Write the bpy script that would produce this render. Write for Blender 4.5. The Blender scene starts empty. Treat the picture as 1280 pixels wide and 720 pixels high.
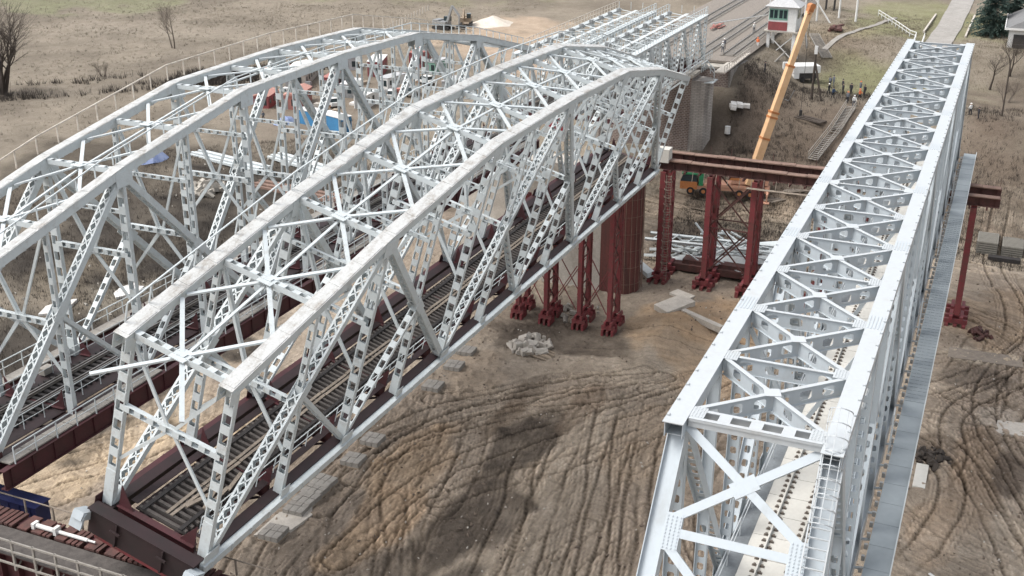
import bpy, math, random
import numpy as np
from mathutils import Vector, Matrix, noise as mnoise
random.seed(7); R=math.radians
S=bpy.context.scene; COL=S.collection
# ---------------------------------------------------------------- materials
MATS={}
def mat(name,col,rough=.6,metal=0,col2=None,scale=1.5,amt=.5,bump=0,bscale=12,spec=.5,streak=None,mul=.35,sharp=None,nr=.65):
    m=bpy.data.materials.new(name); m.use_nodes=True; nt=m.node_tree; N=nt.nodes; L=nt.links
    b=N['Principled BSDF']; b.inputs['Roughness'].default_value=rough; b.inputs['Metallic'].default_value=metal
    b.inputs['Specular IOR Level'].default_value=spec
    tc=N.new('ShaderNodeTexCoord')
    col2=col2 or tuple(c*.72 for c in col)
    n1=N.new('ShaderNodeTexNoise'); n1.inputs['Scale'].default_value=scale; n1.inputs['Detail'].default_value=8; n1.inputs['Roughness'].default_value=nr
    if streak:
        mp=N.new('ShaderNodeMapping'); mp.inputs['Scale'].default_value=streak; L.new(tc.outputs['Object'],mp.inputs['Vector']); L.new(mp.outputs['Vector'],n1.inputs['Vector'])
    else: L.new(tc.outputs['Object'],n1.inputs['Vector'])
    rp=N.new('ShaderNodeValToRGB'); lo=.5-.28*(1-amt)-.05; rp.color_ramp.elements[0].position=max(.3,.62-.32*amt-.12); rp.color_ramp.elements[1].position=.78-.1*amt
    if sharp: rp.color_ramp.elements[0].position,rp.color_ramp.elements[1].position=sharp
    rp.color_ramp.elements[0].color=(*col,1); rp.color_ramp.elements[1].color=(*col2,1)
    L.new(n1.outputs['Fac'],rp.inputs['Fac'])
    n2=N.new('ShaderNodeTexNoise'); n2.inputs['Scale'].default_value=scale*7; n2.inputs['Detail'].default_value=4; L.new(tc.outputs['Object'],n2.inputs['Vector'])
    mx=N.new('ShaderNodeMixRGB'); mx.blend_type='MULTIPLY'; mx.inputs['Fac'].default_value=mul
    r2=N.new('ShaderNodeValToRGB'); r2.color_ramp.elements[0].color=(.55,.55,.55,1); r2.color_ramp.elements[1].color=(1.15,1.15,1.15,1); r2.color_ramp.elements[0].position=.3; r2.color_ramp.elements[1].position=.7
    L.new(n2.outputs['Fac'],r2.inputs['Fac']); L.new(rp.outputs['Color'],mx.inputs['Color1']); L.new(r2.outputs['Color'],mx.inputs['Color2'])
    L.new(mx.outputs['Color'],b.inputs['Base Color'])
    if bump:
        n3=N.new('ShaderNodeTexNoise'); n3.inputs['Scale'].default_value=bscale; n3.inputs['Detail'].default_value=6; L.new(tc.outputs['Object'],n3.inputs['Vector'])
        bp=N.new('ShaderNodeBump'); bp.inputs['Strength'].default_value=bump; bp.inputs['Distance'].default_value=.05; L.new(n3.outputs['Fac'],bp.inputs['Height']); L.new(bp.outputs['Normal'],b.inputs['Normal'])
    MATS[name]=m; return m
mat('new_paint',(.425,.468,.495),.42,0,(.35,.375,.385),.9,.4,mul=.06,streak=(1,1,.3),sharp=(.52,.75))
mat('new_paint_top',(.44,.465,.475),.45,0,(.40,.405,.395),.8,.4,mul=.08,sharp=(.52,.72),nr=.75)
mat('new_grate',(.25,.28,.295),.55,0,(.20,.228,.242),.35,.5,mul=.10)
mat('new_dark_deck',(.20,.22,.23),.6,0,(.14,.15,.16),1.0,.6)
mat('old_paint',(.535,.575,.58),.55,0,(.39,.385,.36),1.2,.42,mul=.12,sharp=(.52,.74),nr=.78)
mat('old_paint_dirty',(.52,.525,.51),.75,0,(.21,.17,.13),1.5,.5,.2,mul=.3,streak=(.5,1,1),sharp=(.49,.72),nr=.85)
mat('maroon',(.075,.017,.022),.6,0,(.045,.018,.018),1.2,.6)
mat('maroon_dark',(.026,.010,.012),.7,0,(.013,.008,.008),1.0,.6)
mat('tower_red',(.205,.036,.042),.6,0,(.11,.055,.045),1.3,.6,mul=.35,sharp=(.45,.66),nr=.8)
mat('rust',(.125,.05,.042),.85,0,(.06,.035,.03),1.4,.7,.3)
mat('rust_top',(.27,.17,.13),.85,0,(.13,.085,.065),1.0,.7,.3)
mat('sleeper_wood',(.105,.092,.083),.9,0,(.05,.043,.039),2.0,.6,.5)
mat('sleeper_dark',(.032,.028,.027),.9,0,(.018,.016,.016),2.0,.6,.4)
mat('walk_wood',(.30,.25,.20),.85,0,(.17,.14,.11),2.0,.6,.4)
mat('walk_slab',(.31,.29,.26),.85,0,(.23,.21,.185),1.2,.6,.3)
mat('rail_steel',(.42,.40,.38),.28,.85,(.30,.26,.22),2,.5)
mat('rail_rust',(.10,.07,.055),.6,.3,(.06,.045,.04),2,.5)
mat('fastener',(.14,.115,.095),.7)
mat('slab_cream',(.55,.535,.49),.7,0,(.49,.47,.42),.7,.4,mul=.12)
mat('rail_yellow',(.66,.60,.52),.6,0,(.38,.32,.26),2,.5)
mat('concrete',(.42,.39,.34),.9,0,(.28,.255,.22),.7,.6,.4)
mat('concrete_light',(.56,.52,.46),.9,0,(.40,.36,.31),.8,.6,.4)
mat('caisson_red',(.17,.05,.042),.75,0,(.07,.035,.03),.9,.65,.3,streak=(2.5,2.5,.18))
mat('asphalt_path',(.34,.32,.295),.9,0,(.25,.235,.21),.5,.6,.4)
mat('timber',(.36,.29,.215),.85,0,(.22,.17,.125),1.5,.6,.4)
mat('white_paint',(.72,.72,.70),.6,0,(.58,.57,.54),1,.5)
mat('white_sheet',(.78,.77,.74),.8,0,(.55,.51,.46),.7,.5)
mat('blue_paint',(.05,.22,.42),.5,0,(.04,.16,.32),1,.5)
mat('navy',(.022,.028,.11),.6,0,(.015,.02,.07),1,.5)
mat('blue_tarp',(.16,.22,.42),.6,0,(.32,.36,.46),1,.5,.4)
mat('red_paint',(.27,.06,.065),.6,0,(.19,.05,.05),1,.5)
mat('faded_red',(.42,.17,.14),.7,0,(.30,.13,.11),.8,.6)
mat('green_paint',(.03,.24,.10),.5,0,(.025,.16,.075),1,.5)
mat('sea_green',(.20,.36,.29),.6)
mat('orange_paint',(.50,.19,.06),.5,0,(.36,.15,.06),1,.5)
mat('boom_yellow',(.72,.47,.27),.45,0,(.62,.38,.20),1,.5,mul=.12)
mat('salmon',(.60,.33,.22),.5,0,(.48,.26,.18),1,.5)
mat('dark_metal',(.045,.043,.042),.6,.2)
mat('grey_metal',(.34,.35,.35),.5,.3,(.24,.24,.24),1.5,.5)
mat('rubber',(.02,.02,.02),.85)
mat('glass',(.03,.045,.05),.12)
mat('clod_dark',(.17,.13,.10),.95)
mat('weed_brown',(.13,.108,.083),.95)
mat('stack_grey',(.19,.18,.155),.9,0,(.15,.14,.12),1.2,.6,.3)
mat('hi_vis',(.85,.22,.08),.8)
mat('dark_cloth',(.03,.03,.035),.9)
mat('grey_cloth',(.14,.15,.17),.9)
mat('blue_cloth',(.05,.09,.16),.9)
mat('skin',(.45,.28,.21),.6)
mat('helmet_white',(.8,.8,.78),.4)
mat('bark',(.075,.058,.045),.9,0,(.045,.036,.03),3,.6)
mat('bark_pale',(.16,.13,.105),.9,0,(.10,.08,.065),3,.6)
mat('spruce_needle',(.022,.045,.034),.85,0,(.045,.075,.06),.6,.7)
mat('brush',(.225,.195,.145),.95,0,(.165,.14,.10),.15,.6,mul=.2)
mat('brush_dark',(.062,.05,.041),.95,0,(.04,.033,.028),.2,.6,mul=.2)
mat('roof_grey',(.20,.20,.20),.8,0,(.14,.14,.14),.6,.6)
mat('roof_pale',(.46,.46,.46),.7,0,(.36,.36,.36),.6,.6)
mat('roof_red',(.40,.17,.13),.75,0,(.50,.30,.25),1.2,.6,streak=(1,8,1))
mat('ballast',(.27,.235,.20),.95,0,(.16,.14,.12),4,.6,.8,30)
mat('sand_pale',(.68,.62,.54),.95,0,(.48,.41,.33),.3,.6,.5,3)
mat('sign_white',(.8,.8,.78),.5)
mat('sign_red',(.55,.04,.06),.5)
def brick_mat(name,c1,c2,mortar,sc):
    m=bpy.data.materials.new(name); m.use_nodes=True; N=m.node_tree.nodes; L=m.node_tree.links; b=N['Principled BSDF']; b.inputs['Roughness'].default_value=.9
    tc=N.new('ShaderNodeTexCoord'); mp=N.new('ShaderNodeMapping'); mp.inputs['Rotation'].default_value=(R(90),0,R(90)) 
    cx=N.new('ShaderNodeSeparateXYZ'); cb=N.new('ShaderNodeCombineXYZ'); ad=N.new('ShaderNodeMath'); ad.operation='ADD'
    L.new(tc.outputs['Object'],cx.inputs[0]); L.new(cx.outputs['X'],ad.inputs[0]); L.new(cx.outputs['Y'],ad.inputs[1]); L.new(ad.outputs[0],cb.inputs['X']); L.new(cx.outputs['Z'],cb.inputs['Y'])
    br=N.new('ShaderNodeTexBrick'); br.inputs['Scale'].default_value=sc; br.inputs['Color1'].default_value=(*c1,1); br.inputs['Color2'].default_value=(*c2,1); br.inputs['Mortar'].default_value=(*mortar,1); br.inputs['Mortar Size'].default_value=.045
    L.new(cb.outputs[0],br.inputs['Vector'])
    n=N.new('ShaderNodeTexNoise'); n.inputs['Scale'].default_value=.35; n.inputs['Detail'].default_value=8
    mp2=N.new('ShaderNodeMapping'); mp2.inputs['Scale'].default_value=(2,2,.5); L.new(tc.outputs['Object'],mp2.inputs[0]); L.new(mp2.outputs[0],n.inputs['Vector'])
    rp=N.new('ShaderNodeValToRGB'); rp.color_ramp.elements[0].position=.35; rp.color_ramp.elements[1].position=.65; rp.color_ramp.elements[0].color=(.5,.45,.42,1); rp.color_ramp.elements[1].color=(1.2,1.15,1.1,1)
    L.new(n.outputs['Fac'],rp.inputs['Fac']); mx=N.new('ShaderNodeMixRGB'); mx.blend_type='MULTIPLY'; mx.inputs['Fac'].default_value=.8; L.new(br.outputs['Color'],mx.inputs['Color1']); L.new(rp.outputs['Color'],mx.inputs['Color2'])
    L.new(mx.outputs['Color'],b.inputs['Base Color']); MATS[name]=m
brick_mat('pier_stone',(.185,.135,.118),(.13,.10,.09),(.30,.27,.25),.95)
brick_mat('pier_grey',(.38,.365,.34),(.31,.295,.275),(.25,.24,.225),1.0)
# ---------------------------------------------------------------- mesh builder
def V(*a): return np.array(a,float)
def nrm(v):
    n=np.linalg.norm(v); return v/n if n>1e-9 else v
class MB:
    def __init__(s): s.v=[]; s.f=[]
    def add(s,vs,fs):
        o=len(s.v); s.v+= [tuple(map(float,x)) for x in vs]; s.f+=[tuple(i+o for i in f) for f in fs]; return s
    def obox(s,c,X,Y,Z):   # centre, half vectors
        c=np.asarray(c,float); vs=[c+a*X+b*Y+d*Z for a in(-1,1) for b in(-1,1) for d in(-1,1)]
        return s.add(vs,[(0,1,3,2),(4,6,7,5),(0,4,5,1),(2,3,7,6),(0,2,6,4),(1,5,7,3)])
    def box(s,x0,x1,y0,y1,z0,z1):
        return s.obox(((x0+x1)/2,(y0+y1)/2,(z0+z1)/2),V((x1-x0)/2,0,0),V(0,(y1-y0)/2,0),V(0,0,(z1-z0)/2))
    def fr(s,a,b,side):
        a=np.asarray(a,float);b=np.asarray(b,float);d=nrm(b-a); sd=np.asarray(side,float); sd=nrm(sd-d*np.dot(sd,d)); return a,b,d,sd,np.cross(d,sd)
    def beam(s,a,b,w,h,side=(0,1,0)):   # w along side, h along third axis
        a,b,d,sd,n=s.fr(a,b,side); return s.obox((a+b)/2,(b-a)/2,sd*w/2,n*h/2)
    def tube(s,a,b,r0,r1=None,n=6,cap=True):
        r1=r0 if r1 is None else r1
        a=np.asarray(a,float);b=np.asarray(b,float);d=nrm(b-a); sd=np.cross(d,(0,0,1)) if abs(d[2])<.95 else np.cross(d,(1,0,0)); sd=nrm(sd); q=np.cross(d,sd)
        vs=[];fs=[]
        for p,r in((a,r0),(b,r1)):
            for i in range(n): t=2*math.pi*i/n; vs.append(p+sd*r*math.cos(t)+q*r*math.sin(t))
        for i in range(n): j=(i+1)%n; fs.append((i,j,n+j,n+i))
        if cap: fs+= [tuple(range(n-1,-1,-1)),tuple(range(n,2*n))]
        return s.add(vs,fs)
    def perf(s,a,b,w,t,side,pitch,hw,hl,octo=True,ends=0):  # plate a->b, width w along side, thickness t, holes hw x hl
        a,b,d,sd,n=s.fr(a,b,side); Ln=np.linalg.norm(b-a); 
        if ends: s.obox(a+d*ends/2,d*ends/2,sd*w/2,n*t/2); s.obox(b-d*ends/2,d*ends/2,sd*w/2,n*t/2)
        a=a+d*ends; Ln-=2*ends; k=max(1,int(round(Ln/pitch))); P=Ln/k; hl=min(hl,P*.8)
        for i in range(k):
            c=a+d*(i+.5)*P
            o=[(-P/2,-w/2),(P/2,-w/2),(P/2,w/2),(-P/2,w/2)]
            if octo:
                q=.3; h=[(-hl/2,-hw/2*(1-q*1.2)),(-hl/2*(1-q*1.2),-hw/2),(hl/2*(1-q*1.2),-hw/2),(hl/2,-hw/2*(1-q*1.2)),(hl/2,hw/2*(1-q*1.2)),(hl/2*(1-q*1.2),hw/2),(-hl/2*(1-q*1.2),hw/2),(-hl/2,hw/2*(1-q*1.2))]
                fo=[(0,4,5),(0,5,6,1),(1,6,7),(1,7,8,2),(2,8,9),(2,9,10,3),(3,10,11),(3,11,4,0)]
            else:
                h=[(-hl/2,-hw/2),(hl/2,-hw/2),(hl/2,hw/2),(-hl/2,hw/2)]
                fo=[(0,4,5,1),(1,5,6,2),(2,6,7,3),(3,7,4,0)]
            pts=o+h; m=len(pts); vs=[c+d*x+sd*y+n*t/2 for x,y in pts]+[c+d*x+sd*y-n*t/2 for x,y in pts]
            fs=[tuple(reversed(f)) for f in fo]+[tuple(j+m for j in f) for f in fo]
            nh=len(h)
            for j in range(nh): u=4+j; w2=4+(j+1)%nh; fs.append((u,w2,w2+m,u+m))
            fs+=[(0,1,1+m,m),(2,3,3+m,2+m)]
            s.add(vs,fs)
        return s
    def lace(s,a,b,w,side,off,pitch,bw=.07,t=.015,cross=False):  # zig-zag flats in the plane of side, offset vector
        a,b,d,sd,n=s.fr(a,b,side); Ln=np.linalg.norm(b-a); k=max(2,int(round(Ln/pitch))); off=np.asarray(off,float)
        for i in range(k):
            for q in ((1,-1) if cross else ((1,) if i%2 else (-1,))):
                p0=a+d*Ln*i/k+sd*q*w/2+off; p1=a+d*Ln*(i+1)/k-sd*q*w/2+off
                s.beam(p0,p1,bw,t,np.cross(n,p1-p0))
        return s
    def batten(s,a,b,w,side,off,pitch,frac=.5,t=.02):
        a,b,d,sd,n=s.fr(a,b,side); Ln=np.linalg.norm(b-a); k=max(1,int(round(Ln/pitch))); off=np.asarray(off,float)
        for i in range(k+1):
            c=a+d*Ln*i/k; hl=pitch*frac/2*(1.5 if i in(0,k) else 1)
            s.obox(c+off,d*hl,sd*w/2,n*t/2)
        return s
    def build(s,name,m,parent=None,label=None,smooth=False):
        me=bpy.data.meshes.new(name); me.from_pydata(s.v,[],s.f); me.materials.append(MATS[m] if isinstance(m,str) else m); me.update()
        if smooth: me.polygons.foreach_set('use_smooth',[True]*len(me.polygons))
        o=bpy.data.objects.new(name,me); COL.objects.link(o)
        if parent: o.parent=parent
        if label: o['label']=label
        return o
def thing(name,label,cat,loc=(0,0,0),rz=0,group=None,rot=None):
    o=bpy.data.objects.new(name,None); COL.objects.link(o); o.location=loc; o.rotation_euler=rot if rot else (0,0,rz); o.empty_display_size=.3
    o['label']=label;o['category']=cat
    if group:o['group']=group
    return o
def tag(o,label,cat,group=None):
    o['label']=label;o['category']=cat
    if group:o['group']=group
    return o
def structure(o): o['kind']='structure'; return o
def stuff(o,label=None,cat=None):
    o['kind']='stuff'
    if label:o['label']=label
    if cat:o['category']=cat
    return o
def copy_tree(o,parent=None):
    c=o.copy(); COL.objects.link(c)
    if parent: c.parent=parent
    for ch in list(o.children): copy_tree(ch,c)
    return c
def dup(o,loc,rz,label,group=None):
    c=copy_tree(o); c.location=loc; c.rotation_euler=(0,0,rz); c['label']=label
    if group:c['group']=group
    return c
# ---------------------------------------------------------------- terrain
def sst(a,b,x):
    t=np.clip((x-a)/(b-a),0,1); return t*t*(3-2*t)
def vnoise(X,Y,seed=0):
    X=np.asarray(X,float);Y=np.asarray(Y,float); xi=np.floor(X).astype(np.int64); yi=np.floor(Y).astype(np.int64); fx=X-xi; fy=Y-yi; fx=fx*fx*(3-2*fx); fy=fy*fy*(3-2*fy)
    def h(a,b):
        n=(a*374761393+b*668265263+seed*1442695041)&0xffffffff; n=((n^(n>>13))*1274126177)&0xffffffff; return ((n^(n>>16))&0xffff)/65535.
    return (h(xi,yi)*(1-fx)+h(xi+1,yi)*fx)*(1-fy)+(h(xi,yi+1)*(1-fx)+h(xi+1,yi+1)*fx)*fy
def fbm(X,Y,sc,oct=4,seed=0):
    s=0;a=.5;n=0
    for i in range(oct): s=s+a*vnoise(X*sc,Y*sc,seed+i*17); n+=a; a*=.5; sc*=2.03
    return s/n
def zbase(X,Y):
    X=np.asarray(X,float);Y=np.asarray(Y,float); b=-15+0*X; right=sst(60,48,Y)
    z=b+right*(12.0*sst(119,152,X)+4.5*sst(163,184,X)+3*sst(190,300,X))
    z=z+(1-right)*(1.0*sst(60,120,Y)+3*sst(150,420,X))
    z=z-1.8*np.exp(-((X-62)/26)**2-((Y-68)/15)**2)
    z=z+1.2*np.exp(-((X-83)/7)**2-((Y-22.5)/3.0)**2)
    d=np.maximum(np.abs(Y-41)-10.5,0); e=2.0-d/1.55; e=np.where(X<146,e-(146-X)/0.9,e)
    return np.maximum(z,e)
RUTS=[([(76,16),(66,24),(60,33),(50,37.2),(41,36.2),(30,35)],2.0),([(73,22),(67,28),(58,36.6),(47,40.6),(36,41.5)],1.9),([(78,12),(70,17),(60,24.5),(52,30),(44,33),(33,33.5)],2.2),([(72,14),(58,13.5),(45,10.5),(30,6)],2.0),([(52,60),(44,62),(34,66)],1.8),([(62,-15),(70,-11),(80,-9.5),(92,-12),(104,-17)],2.1),([(58,-4.5),(66,-7.5),(75,-7),(83,-10.5),(90,-16)],2.0),([(72.5,19.9),(68.4,26.0),(61.9,31.7),(55.9,35.6),(49.1,38.4),(38.1,38.1)],2.2),([(70.7,19.8),(62.9,27.2),(57.1,32.9),(51.7,36.7),(43.4,38.3)],2.0),
 ([(68.4,29.4),(62.7,33.8),(58.9,38.7)],1.8),([(65.7,21.0),(51.9,18.7),(39.3,15.9),(25,12)],2.0),([(67.4,19.2),(53.0,16.3),(40.5,13.0),(26,9)],2.0),([(62.5,24.3),(53.9,23.8),(46.4,22.3),(30,19)],2.1),
 ([(60.4,27.1),(51.4,26.1),(44.2,24.1),(30,22)],2.0),([(54,42),(44.5,42.1),(34.5,40.9),(24,38)],2.0),([(70,24),(58,21.5),(48,18.5),(34,16)],2.0),
 ([(140,-9),(119.5,-8.8),(104.2,-11.7),(92.3,-10.9),(88.5,-6.1),(84,4),(78,14)],2.0),([(120,-12),(106,-14),(95,-13.5),(86,-9),(80,-4)],2.0),([(79,-1),(81.4,-4.3),(79.7,-8.8),(87,-12.9),(96,-15)],2.0),([(74,-2),(71.5,-5.4),(65.4,-8.8),(54.4,-12.5),(40,-15)],2.1),
 ([(74.3,-4.5),(74.9,-9.7),(73.2,-13.1),(70,-20)],2.0),([(45,-3),(51.7,-6.1),(60.9,-7.8),(67.1,-6.1),(73,0)],2.0),([(130,52),(126.6,37),(124.5,27),(128.2,19),(126,5),(123,-8)],2.4),([(126,52),(122.8,37),(121,27),(124,19),(121,5),(117,-8)],2.2),
 ([(72,-9),(64,-11),(52,-16)],2.0),([(60,52),(50,54),(40,58),(30,63)],2.0),([(56,48),(48,50),(38,54),(28,58)],2.0)]
def seg_dist(X,Y,pts):
    # smooth the polyline first (Catmull-Rom)
    P=np.array(pts,float); Q=np.vstack([2*P[0]-P[1],P,2*P[-1]-P[-2]]); out=[]
    for i in range(1,len(Q)-2):
        for t in np.linspace(0,1,8,endpoint=False):
            out.append(.5*((2*Q[i])+(-Q[i-1]+Q[i+1])*t+(2*Q[i-1]-5*Q[i]+4*Q[i+1]-Q[i+2])*t*t+(-Q[i-1]+3*Q[i]-3*Q[i+1]+Q[i+2])*t**3))
    out.append(P[-1]); P=np.array(out); D=np.full(X.shape,1e9); SS=np.zeros(X.shape); acc=0
    for a,b in zip(P[:-1],P[1:]):
        d=b-a; l=d@d; t=np.clip(((X-a[0])*d[0]+(Y-a[1])*d[1])/l,0,1); q=np.hypot(X-a[0]-t*d[0],Y-a[1]-t*d[1]); m=q<D; D=np.where(m,q,D); SS=np.where(m,acc+t*math.sqrt(l),SS); acc+=math.sqrt(l)
    return D,SS
# colour patches of bare soil, sand, turf, and contact shade at tower feet: x, y, rx, ry, colour, strength
PATCH=[(47.8,34.6,7,2.6,(.385,.29,.20),.8),(40,34.1,5,2.6,(.40,.295,.20),.8),(34.3,33.6,4,2.2,(.385,.29,.20),.8),(77.8,17.2,9,5,(.38,.28,.19),.8),(88,18,8,5,(.40,.285,.185),.9),(84,24,6,3,(.40,.29,.19),.8),
 (43,27,7.5,3.2,(.082,.068,.057),.95),(54,27.6,7.5,2.4,(.075,.062,.051),1),(36.5,28.2,7,2.8,(.09,.075,.062),.9),(33,24,4,1.4,(.10,.084,.07),.8),(62,31,6,1.4,(.12,.098,.078),.7),(47,24.5,4,1.2,(.15,.125,.1),.6),(60,18,9,4,(.31,.24,.175),.5),(63,25.5,6,1.6,(.14,.105,.078),.7),(58,31,5,1.2,(.15,.115,.085),.7),
 (35.3,61.8,16,5,(.45,.36,.255),.9),(47,54,12,5,(.43,.345,.25),.8),(57,64,9,6,(.36,.30,.23),.7),(79.5,33.5,5.5,9,(.085,.068,.055),.9),(66,37,6,3,(.36,.29,.22),.7),  # dark blob at the bridge towers paints contact shade into the soil
 (95.5,121,34,14,(.065,.055,.044),.85),(91,97,28,13,(.036,.031,.027),1),(88.7,82,26,11,(.034,.03,.026),1),(60,77,30,13,(.038,.033,.029),1),(118,92,14,9,(.045,.039,.033),.95),(70,92,8,4,(.2,.17,.13),.6),(66,84,4,2.5,(.30,.27,.22),.8),(80,75,5,2,(.26,.22,.17),.7),(52,70,9,3,(.30,.24,.18),.7),(112,75,20,12,(.12,.10,.08),.8),
 (64,-9.5,9,3.5,(.24,.18,.13),.7),(65.4,-12.5,4,1.5,(.10,.08,.065),.9),(68,-4.7,3,2.4,(.12,.095,.075),.8),(89.7,-8.5,2.2,4.5,(.42,.37,.30),.8),(84.5,-8.5,2,4,(.11,.09,.075),.7),(100,-10,12,6,(.33,.25,.175),.7),(55,-7,5,2,(.34,.26,.19),.6),(76,-11,3,3,(.42,.38,.33),.4),
 (166,13,9,10,(.185,.19,.10),.85),(162,6,9,8,(.18,.18,.10),.8),(205,10,26,14,(.20,.205,.11),.85),(186,22,7,7,(.25,.20,.14),.6),(176,20,5,9,(.125,.095,.07),.6),(139,20,13,9,(.105,.08,.063),.85),(141,30,9,6,(.075,.06,.05),.9),(148,-12,24,13,(.115,.092,.072),.85),(135,-2,14,7,(.13,.10,.078),.7),(125,28,5,14,(.36,.29,.22),.6),(112,27,7,7,(.11,.088,.07),.8),(104,26,4,5,(.14,.11,.085),.7),
 (240,112,26,16,(.42,.33,.25),.9),(215,90,22,14,(.40,.31,.24),.85),(200,66,50,9,(.36,.29,.23),.7),(165,110,34,18,(.185,.155,.125),.85),
 (240,262,22,50,(.185,.195,.115),.8),(300,200,30,80,(.215,.205,.135),.7),(330,300,60,150,(.20,.205,.125),.8),(175,160,30,14,(.16,.14,.115),.5),(130,178,12,20,(.13,.11,.09),.7),(210,190,14,30,(.25,.22,.18),.6)]
rr=random.Random(21)
def wander(x,y,a,L,curl,n=5):
    pts=[(x,y)]
    for i in range(n): a+=rr.gauss(0,.10)+curl; x+=math.cos(a)*L/n; y+=math.sin(a)*L/n; pts.append((x,y))
    return pts
RUTS2=[(wander(rr.uniform(24,46),rr.uniform(9,30),rr.gauss(.16,.22),rr.uniform(14,34),rr.gauss(0,.05)),rr.uniform(1.7,2.3),rr.uniform(.3,.9)) for _ in range(22)]
RUTS2+=[(wander(rr.uniform(62,84),rr.uniform(4,16),rr.gauss(2.2,.35),rr.uniform(14,34),rr.gauss(.10,.08)),rr.uniform(1.7,2.3),rr.uniform(.35,1)) for _ in range(16)]
RUTS2+=[(wander(rr.uniform(30,48),rr.uniform(32,44),rr.gauss(.1,.3),rr.uniform(10,26),rr.gauss(-.03,.06)),rr.uniform(1.7,2.2),rr.uniform(.3,.9)) for _ in range(12)]
RUTS2+=[(wander(rr.uniform(42,96),rr.uniform(-17,-4),rr.uniform(-.9,1.3),rr.uniform(12,30),rr.gauss(.05,.12)),rr.uniform(1.7,2.2),rr.uniform(.4,1)) for _ in range(22)]
RUTS2+=[(wander(rr.uniform(28,50),rr.uniform(50,66),rr.gauss(.3,.4),rr.uniform(10,22),rr.gauss(0,.08)),rr.uniform(1.7,2.2),rr.uniform(.2,.6)) for _ in range(8)]
def ground_grid(name,xs,ys,fine,label_seed=0,sink=0,hole=None):
    X,Y=np.meshgrid(xs,ys,indexing='ij'); Z=zbase(X,Y)
    n1=fbm(X,Y,.09,5,3); n2=fbm(X,Y,.5,4,9); n3=fbm(X,Y,.03,4,21)
    Z=Z+(n1-.5)*.9+(n2-.5)*.35*1
    dry=np.array((.235,.205,.165)); dry2=np.array((.17,.147,.118)); soil=np.array((.335,.285,.23)); soil2=np.array((.235,.195,.157))
    work=np.clip(1-np.maximum(sst(110,128,X),np.maximum(sst(62,78,Y),0)),0,1)
    m=np.clip((n1-.35)*3.3,0,1)[...,None]
    C=(dry*(1-m)+dry2*m)*(1-work[...,None])+(soil*(1-m)+soil2*m)*work[...,None]
    wx=(fbm(X,Y,.16,4,31)-.5); wy=(fbm(X,Y,.16,4,41)-.5)
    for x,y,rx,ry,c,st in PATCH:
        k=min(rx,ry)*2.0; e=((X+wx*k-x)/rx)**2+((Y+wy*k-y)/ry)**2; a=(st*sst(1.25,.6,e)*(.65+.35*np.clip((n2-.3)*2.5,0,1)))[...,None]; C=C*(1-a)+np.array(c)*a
    if fine:
        def streak(dx,dy,f,asp,seed):
            l=math.hypot(dx,dy); dx/=l;dy/=l; u=X*dx+Y*dy+ (fbm(X,Y,.07,2,seed+5)-.5)*5; v=-X*dy+Y*dx+(fbm(X,Y,.05,3,seed+9)-.5)*4.5
            return vnoise(u*f*asp,v*f,seed)*.65+vnoise(u*f*asp*2,v*f*2.1,seed+3)*.35-.5
        def mix(c,a): 
            nonlocal C
            C=C*(1-a[...,None])+C*np.array(c)*a[...,None]
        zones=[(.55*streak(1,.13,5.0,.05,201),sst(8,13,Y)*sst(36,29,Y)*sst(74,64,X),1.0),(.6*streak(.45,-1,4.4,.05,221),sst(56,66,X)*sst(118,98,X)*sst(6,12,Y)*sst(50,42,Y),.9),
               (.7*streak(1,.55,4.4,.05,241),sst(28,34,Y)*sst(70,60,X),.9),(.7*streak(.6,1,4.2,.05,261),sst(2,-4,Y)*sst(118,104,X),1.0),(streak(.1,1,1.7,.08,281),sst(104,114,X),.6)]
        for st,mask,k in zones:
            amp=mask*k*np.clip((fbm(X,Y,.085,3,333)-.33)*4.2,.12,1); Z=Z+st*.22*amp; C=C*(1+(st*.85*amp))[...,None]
        nC=(.5+.5*np.clip((n1-.3)*3,0,1))
        for pts,gauge,kk in [(a,b,1.7) for a,b in RUTS]+RUTS2:
            px=[q[0] for q in pts]; py=[q[1] for q in pts]; i0,i1=np.searchsorted(xs,[min(px)-4,max(px)+4]); j0,j1=np.searchsorted(ys,[min(py)-4,max(py)+4]); sl=(slice(i0,i1),slice(j0,j1))
            if i1-i0<2 or j1-j0<2: continue
            D,SS=seg_dist(X[sl],Y[sl],pts); jit=(n2[sl]-.5)*.34; tread=.78+.22*np.sin(SS*11); k=np.clip(kk*np.clip((vnoise(SS*.22,SS*0+gauge*9,5)-.10)*2.2,.25,1)*(nC[sl]+.2),0,1.25); Zs=Z[sl]; Cs=C[sl]
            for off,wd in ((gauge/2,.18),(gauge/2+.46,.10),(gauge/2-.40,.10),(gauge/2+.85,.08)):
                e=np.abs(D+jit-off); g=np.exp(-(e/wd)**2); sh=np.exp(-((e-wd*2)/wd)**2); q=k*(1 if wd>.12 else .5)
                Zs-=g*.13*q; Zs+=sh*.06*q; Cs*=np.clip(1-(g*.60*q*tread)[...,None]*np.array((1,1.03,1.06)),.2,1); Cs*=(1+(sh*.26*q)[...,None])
        C=C*(.87+.26*fbm(X,Y,1.6,3,99))[...,None]
        cl=fbm(X,Y,2.4,3,111); Z=Z+(cl-.5)*.15+np.clip(cl-.64,0,1)*.8
    Z=Z-sink
    nx,ny=X.shape; vs=np.stack([X,Y,Z],-1).reshape(-1,3); ii=np.arange(nx*ny).reshape(nx,ny)
    f=np.stack([ii[:-1,:-1],ii[1:,:-1],ii[1:,1:],ii[:-1,1:]],-1).reshape(-1,4)
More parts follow.
